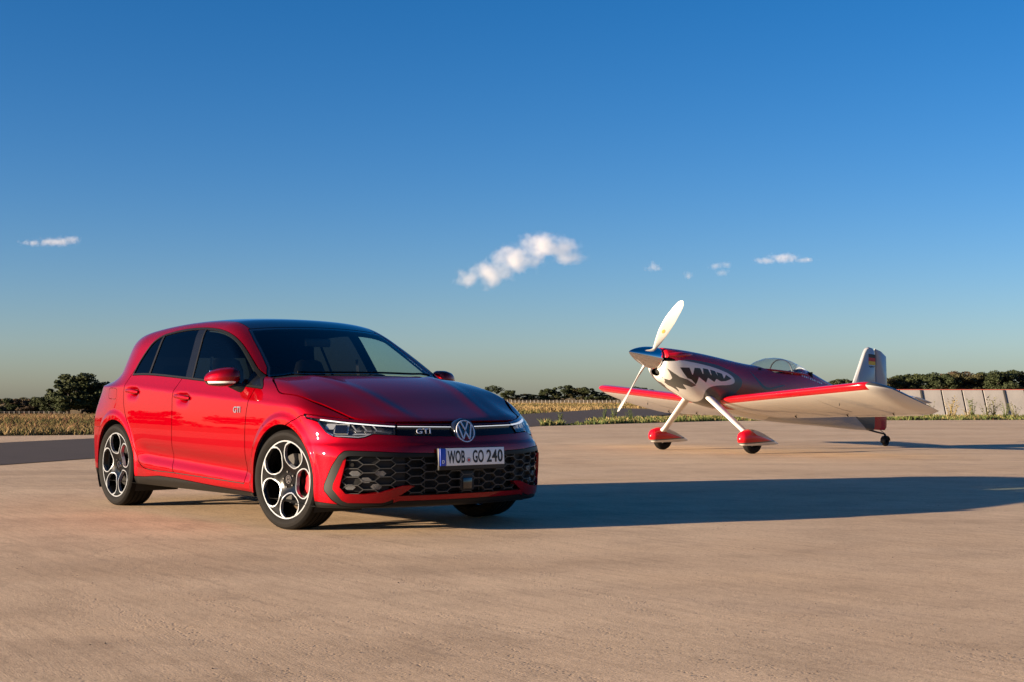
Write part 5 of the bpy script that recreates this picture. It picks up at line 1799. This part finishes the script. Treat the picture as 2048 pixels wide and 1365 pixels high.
# ------------------------------------------------------------------ leaning concrete wall on the right
MT['panel'] = pmat("wall_concrete", (.255, .235, .218), .85, noise=.22, nscale=1.6, bump=.3, bscale=12)
MT['rail_red'] = pmat("rail_red", (.38, .07, .05), .6)
MT['joint'] = pmat("joint_dark", (.035, .033, .032), .9)
WD = 65.0
wall = empty("blast_wall", (14.5, WD, 0))
tag(wall, "low leaning wall of pale concrete panels with a thin red top edge", "wall")
pm = MB(); pm.loft([[(0.03, 0, -.1), (.945, 0, -.1), (.945, .12, -.1), (.03, .12, -.1)], [(.03, .78, 1.245), (.945, .78, 1.245), (.945, .90, 1.245), (.03, .90, 1.245)]])
pm_me = None
for k in range(20):
    x = k * .985
    if pm_me is None:
        o = pm.build("wall_panel", MT['panel'], wall, smooth=False, bevel=.012); pm_me = o.data; o.location = (x, 0, 0)
    else:
        link_mesh("wall_panel", pm_me, wall, loc=(x, rng.uniform(-.012, .012), rng.uniform(-.008, .008)))
    if k % 4 == 1:
        m = MB(); m.loft([[(x - .045, -.06, -.1), (x + .02, -.06, -.1), (x + .02, .1, -.1), (x - .045, .1, -.1)], [(x - .045, .72, 1.25), (x + .02, .72, 1.25), (x + .02, .9, 1.25), (x - .045, .9, 1.25)]])
        m.build("wall_rib", MT['joint'], wall, smooth=False)
m = MB(); m.box((9.85, .85, 1.262), (19.9, .16, .03)); m.build("top_rail", MT['rail_red'], wall)
m = MB(); m.loft([[(0, .10, -.1), (19.8, .10, -.1), (19.8, .3, -.1), (0, .3, -.1)], [(0, .86, 1.22), (19.8, .86, 1.22), (19.8, .95, 1.22), (0, .95, 1.22)]]); m.build("wall_backing", MT['joint'], wall, smooth=False)

# ------------------------------------------------------------------ fences
MT['post'] = pmat("weathered_post", (.40, .36, .32), .8)
MT['wire'] = pmat("fence_wire", (.10, .095, .09), .6)
def fence(name, px0, px1, d, z0, step, h, label):
    x0, x1 = (px0 - 1024) / 2766 * d, (px1 - 1024) / 2766 * d
    root = empty(name, (x0, d, z0)); tag(root, label, "fence")
    me = None
    n = int((x1 - x0) / step) + 1
    for k in range(n):
        if me is None:
            m = MB(); m.box((0, 0, h / 2), (.07, .07, h)); o = m.build("post", MT['post'], root, smooth=False); me = o.data
        else:
            link_mesh("post", me, root, loc=(k * step, rng.uniform(-.05, .05), rng.uniform(-.06, .03)))
    for t in (.25, .6, .92):
        m = MB(); m.box(((n - 1) * step / 2, .06, h * t), ((n - 1) * step, .03, .03)); m.build("wire", MT['wire'], root, smooth=False)
fence("boundary_fence", -40, 130, 292, -2.62, 1.05, .75, "row of small pale fence posts below the dark trees at the left edge")
fence("boundary_fence", 1000, 1330, 233, -.05, .64, .62, "low picket fence in front of the tree line in the middle distance")

# ------------------------------------------------------------------ trees
BARK = pmat("bark", (.06, .05, .04), .9)
LEAF = [pmat(f"leaves_{i}", c, .75, spec=.25, noise=.45, nscale=.35) for i, c in enumerate([(.030, .038, .012), (.040, .045, .015), (.024, .032, .011), (.055, .050, .020), (.066, .046, .026)])]
def crown_mesh(kind, seed, n=3600):
    """unit crown (height 1, base at 0) from many leaf clumps around branch ends"""
    r = np.random.default_rng(seed)
    nb = {'round': 34, 'tall': 26, 'column': 30, 'bush': 24}[kind]
    if kind == 'column':
        z = r.uniform(.08, .97, nb); rad = .16 * np.sqrt(np.clip(1 - ((z - .45) / .58) ** 2, .03, 1)) * r.uniform(.3, 1, nb); br = .075
    elif kind == 'bush':
        z = r.uniform(.05, .85, nb); rad = .62 * np.sqrt(np.clip(1 - ((z - .25) / .72) ** 2, .05, 1)) * r.uniform(.2, 1, nb); br = .17
    elif kind == 'tall':
        z = r.uniform(.20, .93, nb); rad = .33 * np.sqrt(np.clip(1 - ((z - .56) / .45) ** 2, .04, 1)) * r.uniform(.3, 1, nb); br = .115
    else:
        z = r.uniform(.16, .92, nb); rad = .47 * np.sqrt(np.clip(1 - ((z - .50) / .50) ** 2, .05, 1)) * r.uniform(.35, 1, nb); br = .135
    a = r.uniform(0, 2 * np.pi, nb)
    C = np.stack([rad * np.cos(a), rad * np.sin(a), z], 1)
    w = r.uniform(.55, 1.3, nb)
    pick = r.choice(nb, n, p=w / w.sum())
    d = r.normal(0, 1, (n, 3)); d /= np.linalg.norm(d, axis=1)[:, None]
    P = C[pick] + d * (br * w[pick] * r.uniform(.35, 1.0, n) ** .5)[:, None] * np.array([1, 1, .8])
    s = r.uniform(.012, .028, n)[:, None]
    u = r.normal(0, 1, (n, 3)); u /= np.linalg.norm(u, axis=1)[:, None]
    v = np.cross(u, d + .3 * r.normal(0, 1, (n, 3))); v /= np.maximum(np.linalg.norm(v, axis=1), 1e-6)[:, None]
    V = np.stack([P - u * s * 1.3, P + v * s, P + u * s * 1.3, P - v * s * .9], 1).reshape(-1, 3)
    i = np.arange(n) * 4
    T = np.concatenate([np.stack([i, i + 1, i + 2], 1), np.stack([i, i + 2, i + 3], 1)])
    return tri_mesh("crown", V, T), C
def trunk_mesh(C, kind):
    m = MB()
    h = .75 if kind != 'bush' else .4
    m.tube([(0, 0, -.03), (.01, 0, h * .4), (0, .01, h)], [.030, .022, .006], 7)
    for c in C[:14]:
        z0 = max(.06, min(c[2] - .12, h * .9))
        m.tube([(0, 0, z0), (c[0] * .5, c[1] * .5, (z0 + c[2]) / 2 - .01), tuple(c)], [.012, .008, .003], 5)
    return raw_mesh("trunk", m.v, m.f)
PROTO = {}
for kind in ('round', 'tall', 'column', 'bush'):
    for sd in range(3):
        cm, C = crown_mesh(kind, 11 + sd * 7 + len(kind), 6500 if kind in ('round', 'bush') else 4200)
        PROTO[(kind, sd)] = (cm, trunk_mesh(C, kind))
def tree(name, px, d, z0, h, w, kind, sd, mat, label, group):
    """px: where it stands seen from the camera, h height and w width factor in metres"""
    root = empty(name, ((px - 1024) / 2766 * d, d, z0), (0, 0, rng.uniform(0, 6.28)))
    root.scale = (w, w, h)
    cm, tm = PROTO[(kind, sd)]
    o = link_mesh("trunk", tm, root)
    if not tm.materials: tm.materials.append(BARK)
    o = link_mesh("crown", cm, root)
    if not cm.materials: cm.materials.append(LEAF[0])
    o.material_slots[0].link = 'OBJECT'; o.material_slots[0].material = LEAF[mat]
    tag(root, label, "tree", group)
    return root
def hz(py, d):                       # height above the ground for a point seen at row py
    return CAM_H + (797 - py) / 2766 * d
# left of the car
for nm, px, d, ty, w, kind, sd, mat, lb in [
    ("broad_tree", 164, 300, 747, 13, 'round', 0, 0, "large broad dark tree rising just left of the car"),
    ("poplar_tree", 120, 296, 762, 10.5, 'column', 0, 2, "taller slim poplar left of the large broad tree"),
    ("poplar_tree", 104, 298, 777, 9.0, 'column', 1, 2, "shorter slim poplar, leftmost of the two poplars"),
    ("poplar_tree", 138, 294, 768, 12, 'tall', 1, 0, "narrow tree wedged between poplars and the large broad tree"),
    ("broad_tree", 190, 310, 771, 8.5, 'round', 1, 0, "smaller tree right of the large one, against the car's tail"),
    ("hedge_tree", 86, 300, 792, 6.5, 'bush', 0, 0, "dark bushy tree at the foot of the poplars"),
    ("hedge_tree", 62, 305, 795, 6.5, 'bush', 1, 3, "low olive bushy tree, second left of the poplars"),
    ("hedge_tree", 42, 300, 796, 6.2, 'bush', 2, 4, "low brownish bushy tree, third left of the poplars"),
    ("hedge_tree", 22, 305, 796, 6.5, 'bush', 0, 1, "low round bushy tree near the left picture edge"),
    ("hedge_tree", 2, 300, 792, 6.5, 'bush', 1, 0, "dark bushy tree cut by the left picture edge"),
    ("hedge_tree", 215, 305, 795, 7, 'bush', 2, 0, "low bushy tree half hidden behind the car's tail"),
]:
    tree(nm, px, d, -2.65, hz(ty, d) + 2.65, w, kind, sd, mat, lb, "trees behind the left field")
# middle distance
D = 500
for i, (px, ty, w, kind, sd, mat, lb) in enumerate([
    (1017, 781, 5.8, 'round', 0, 0, "round tree just right of the car's bonnet"),
    (1041, 793, 3.4, 'bush', 1, 4, "lowest rusty bush in the middle tree line, right of the bonnet"),
    (1054, 787, 5.0, 'bush', 2, 3, "low olive tree between the bonnet and the middle tree group"),
    (1071, 789, 4.2, 'bush', 0, 0, "small bushy tree at the left foot of the middle tree group"),
    (1092, 777, 5.6, 'round', 1, 0, "left tree of the tall middle tree group"),
    (1107, 785, 5.0, 'bush', 1, 1, "lower tree filling the gap in the middle tree group"),
    (1129, 770, 6.6, 'round', 2, 2, "tallest round tree of the middle tree group"),
    (1152, 776, 5.6, 'round', 0, 3, "brownish tree right of the tallest middle tree"),
    (1175, 774, 6.0, 'round', 1, 0, "dark tree behind the far wing tip's left end"),
    (1196, 782, 5.2, 'bush', 2, 0, "smaller tree seen just under the far wing tip"),
    (1214, 789, 4.6, 'bush', 0, 2, "low dark tree under the far wing, left of the propeller"),
    (1238, 783, 5.4, 'round', 2, 0, "tree behind the lower propeller blade"),
    (1268, 773, 5.6, 'round', 1, 2, "tree rising over the far wing beside the spinner"),
    (1288, 776, 5.4, 'round', 0, 0, "tree over the far wing, partly hidden by the nose"),
    (1312, 779, 5.4, 'bush', 1, 0, "tree over the far wing, mostly hidden behind the nose"),
]):
    tree("field_tree", px, D, -.1, hz(ty, D) + .1, w * 1.3, kind, sd, mat, lb, "trees in the middle distance")
# wood behind the wall
D = 400
WOOD = [(1655, 766, 6), (1676, 760, 7), (1697, 757, 7), (1716, 758, 7), (1738, 757, 7), (1762, 756, 7), (1785, 755, 7.5), (1808, 749, 8), (1832, 745, 8.5), (1856, 743, 8.5), (1882, 747, 8), (1903, 740, 9), (1928, 744, 8.5), (1950, 747, 8), (1974, 742, 9), (1998, 740, 9), (2024, 737, 9.5), (2050, 739, 9.5), (1640, 769, 6)]
wl = ["leftmost low tree of the wood, left of the tail fin", "second tree left of the tail fin, low and dark", "third tree left of the tail fin, touching it", "wooded crown hidden mostly behind the tail fin", "crown right behind the tail fin's middle", "crown behind the rudder's edge", "first crown right of the rudder",
      "second crown right of the rudder", "third crown right of the rudder, rising", "fourth crown right of the rudder", "dip in the wood's skyline right of the rudder", "high round crown in the middle of the right-hand wood", "crown just right of the high round one", "pale brownish crown in a dip of the right-hand wood",
      "crown right of the pale brownish one", "third crown from the right picture edge", "highest crown near the right picture edge", "crown cut by the right picture edge", "small tree at the far left foot of the wood"]
for i, ((px, ty, w), lb) in enumerate(zip(WOOD, wl)):
    tree("wood_tree", px, D + (i * 37 % 23), -.1, hz(ty, D) + .1, w * 1.45, 'round' if i % 3 else 'bush', i % 3, (0, 2, 1, 0, 3, 2, 4)[(i * 5) % 7] if i not in (13,) else 4, lb, "trees of the wood behind the wall")

# belt of trees far out to the left, beyond the picture: it stands mirrored in the car's flank
BV, BT = [], []
_o = 0
for k in range(44):
    cm, _t = PROTO[(('round', 'bush', 'tall')[k % 3], k % 3)]
    v = np.empty(len(cm.vertices) * 3); cm.vertices.foreach_get("co", v); v = v.reshape(-1, 3)[:4 * 2600]
    n = len(v) // 4
    t = k / 43
    c = np.array([-185 + 40 * t + rng.uniform(-6, 6), -130 + 400 * t, -2.4 * sstep(-60, 120, np.array(-130 + 400 * t))])
    h = rng.uniform(5.5, 9.5); w = rng.uniform(8, 12)
    BV.append(v[:4 * n] * np.array([w, w, h]) + c)
    i = np.arange(n) * 4 + _o
    BT.append(np.concatenate([np.stack([i, i + 1, i + 2], 1), np.stack([i, i + 2, i + 3], 1)]))
    _o += 4 * n
for k in range(20):
    cm, _t = PROTO[(('bush', 'round')[k % 2], k % 3)]
    v = np.empty(len(cm.vertices) * 3); cm.vertices.foreach_get("co", v); v = v.reshape(-1, 3)[:4 * 2600]
    n = len(v) // 4
    t = (k + .5) / 20
    px, d = 240 + 760 * t, 305 + 190 * t
    c = np.array([(px - 1024) / 2766 * d, d, -2.5 * (1 - t)])
    BV.append(v[:4 * n] * np.array([9, 9, rng.uniform(4.5, 6.5)]) + c)
    i = np.arange(n) * 4 + _o
    BT.append(np.concatenate([np.stack([i, i + 1, i + 2], 1), np.stack([i, i + 2, i + 3], 1)]))
    _o += 4 * n
belt = link_mesh("tree_belt", tri_mesh("tree_belt", np.concatenate(BV), np.concatenate(BT)), None, [LEAF[0]])
tag(belt, "dark belt of trees along the field, mirrored in the car's doors and hidden behind it", "trees", kind="stuff")
# ------------------------------------------------------------------ clouds: real volumes high over the horizon
def cloud_mat(name, blobs, dens, nscale, seed, soft=.30):
    m = bpy.data.materials.new(name); m.use_nodes = True
    nt = m.node_tree; L = nt.links.new
    for n in list(nt.nodes): nt.nodes.remove(n)
    out = nt.nodes.new("ShaderNodeOutputMaterial")
    vol = nt.nodes.new("ShaderNodeVolumeScatter"); vol.inputs["Color"].default_value = (.90, .845, .815, 1); vol.inputs["Anisotropy"].default_value = .1
    tc = nt.nodes.new("ShaderNodeTexCoord")
    nz = nt.nodes.new("ShaderNodeTexNoise"); nz.noise_dimensions = '4D'; nz.inputs["W"].default_value = seed; nz.inputs["Scale"].default_value = nscale; nz.inputs["Detail"].default_value = 7; nz.inputs["Roughness"].default_value = .62
    L(tc.outputs["Object"], nz.inputs["Vector"])
    acc = None
    for (cx, cy, cz, rx, ry, rz) in blobs:
        s = nt.nodes.new("ShaderNodeVectorMath"); s.operation = 'SUBTRACT'; s.inputs[1].default_value = (cx, cy, cz); L(tc.outputs["Object"], s.inputs[0])
        d = nt.nodes.new("ShaderNodeVectorMath"); d.operation = 'DIVIDE'; d.inputs[1].default_value = (rx, ry, rz); L(s.outputs[0], d.inputs[0])
        ln = nt.nodes.new("ShaderNodeVectorMath"); ln.operation = 'LENGTH'; L(d.outputs[0], ln.inputs[0])
        if acc is None:
            acc = ln.outputs["Value"]
        else:
            mn = nt.nodes.new("ShaderNodeMath"); mn.operation = 'SMOOTH_MIN'; mn.inputs[2].default_value = .25; L(acc, mn.inputs[0]); L(ln.outputs["Value"], mn.inputs[1]); acc = mn.outputs[0]
    # density = clamp((1 - len + (noise - .5) * 1.6) / soft)
    a = nt.nodes.new("ShaderNodeMath"); a.operation = 'MULTIPLY_ADD'; a.inputs[1].default_value = 3.2; a.inputs[2].default_value = -1.6 + .84; L(nz.outputs[0], a.inputs[0])
    b = nt.nodes.new("ShaderNodeMath"); b.operation = 'SUBTRACT'; L(a.outputs[0], b.inputs[0]); L(acc, b.inputs[1])
    c = nt.nodes.new("ShaderNodeMath"); c.operation = 'DIVIDE'; c.use_clamp = True; c.inputs[1].default_value = soft; L(b.outputs[0], c.inputs[0])
    e = nt.nodes.new("ShaderNodeMath"); e.operation = 'MULTIPLY'; e.inputs[1].default_value = dens; L(c.outputs[0], e.inputs[0])
    L(e.outputs[0], vol.inputs["Density"]); L(vol.outputs[0], out.inputs["Volume"])
    return m
CD = 4000.0
def cloud(px0, px1, py0, py1, blobs, dens, label, seed, nscale=2.6, soft=.3):
    """box spanning these picture columns and rows at the cloud distance"""
    s = CD / 2766
    cx, cy = (px0 + px1) / 2, (py0 + py1) / 2
    hx, hz_ = (px1 - px0) / 2 * s, (py1 - py0) / 2 * s
    hy = max(hz_, hx * .45)
    k = hz_                                      # object units: one unit = half the height
    me = bpy.data.meshes.new("cloud")
    m = MB(); m.box((0, 0, 0), (2 * hx / k, 2 * hy / k, 2.0))
    o = m.build("cloud", cloud_mat("cloud_vapour", [(a * hx / k, b_ * hy / k, c, r1 * hx / k, r2 * hy / k, r3) for a, b_, c, r1, r2, r3 in blobs], dens / k * 100, nscale, seed, soft), None, smooth=False)
    o.location = ((cx - 1024) * s, CD, CAM_H + (797 - cy) * s)
    o.scale = (k, k, k)
    tag(o, label, "cloud", "small clouds in the blue sky")
    return o
cloud(900, 1190, 452, 588, [(.25, 0, .40, .36, .8, .46), (.52, 0, .34, .32, .6, .36), (-.10, 0, .02, .42, .8, .42), (-.42, 0, -.38, .32, .7, .44), (-.74, 0, -.55, .20, .5, .30), (.62, 0, .05, .30, .5, .22)], .015, "largest white cloud, high above the plane's propeller", 1.3, 2.6, .75)
cloud(20, 175, 458, 508, [(.1, 0, .0, .62, .7, .42), (.55, 0, .15, .32, .5, .42), (-.45, 0, -.1, .38, .5, .30)], .007, "flat wispy cloud at the far left of the sky", 2.7, 2.4, .9)
cloud(1278, 1345, 512, 556, [(-.1, 0, 0, .55, .7, .55)], .005, "faint round cloudlet right of the largest cloud", 4.1, 2.2, 1.0)
cloud(1358, 1396, 534, 566, [(0, 0, 0, .55, .7, .6)], .0045, "tiny faint cloudlet, lowest of the row on the right", 5.2, 2.2, 1.0)
cloud(1408, 1482, 514, 562, [(-.35, 0, .25, .40, .6, .35), (.25, 0, .35, .35, .5, .30), (0, 0, -.35, .45, .5, .35)], .005, "broken faint cloudlet left of the flat right-hand cloud", 6.6, 2.2, 1.0)
cloud(1495, 1645, 494, 546, [(.0, 0, .15, .50, .7, .45), (-.5, 0, -.05, .40, .5, .30), (.55, 0, .0, .35, .5, .25)], .009, "flat pale cloud above the plane's canopy", 7.9, 2.4, .9)
scene.cycles.volume_step_rate = 2.0
scene.cycles.volume_max_steps = 96
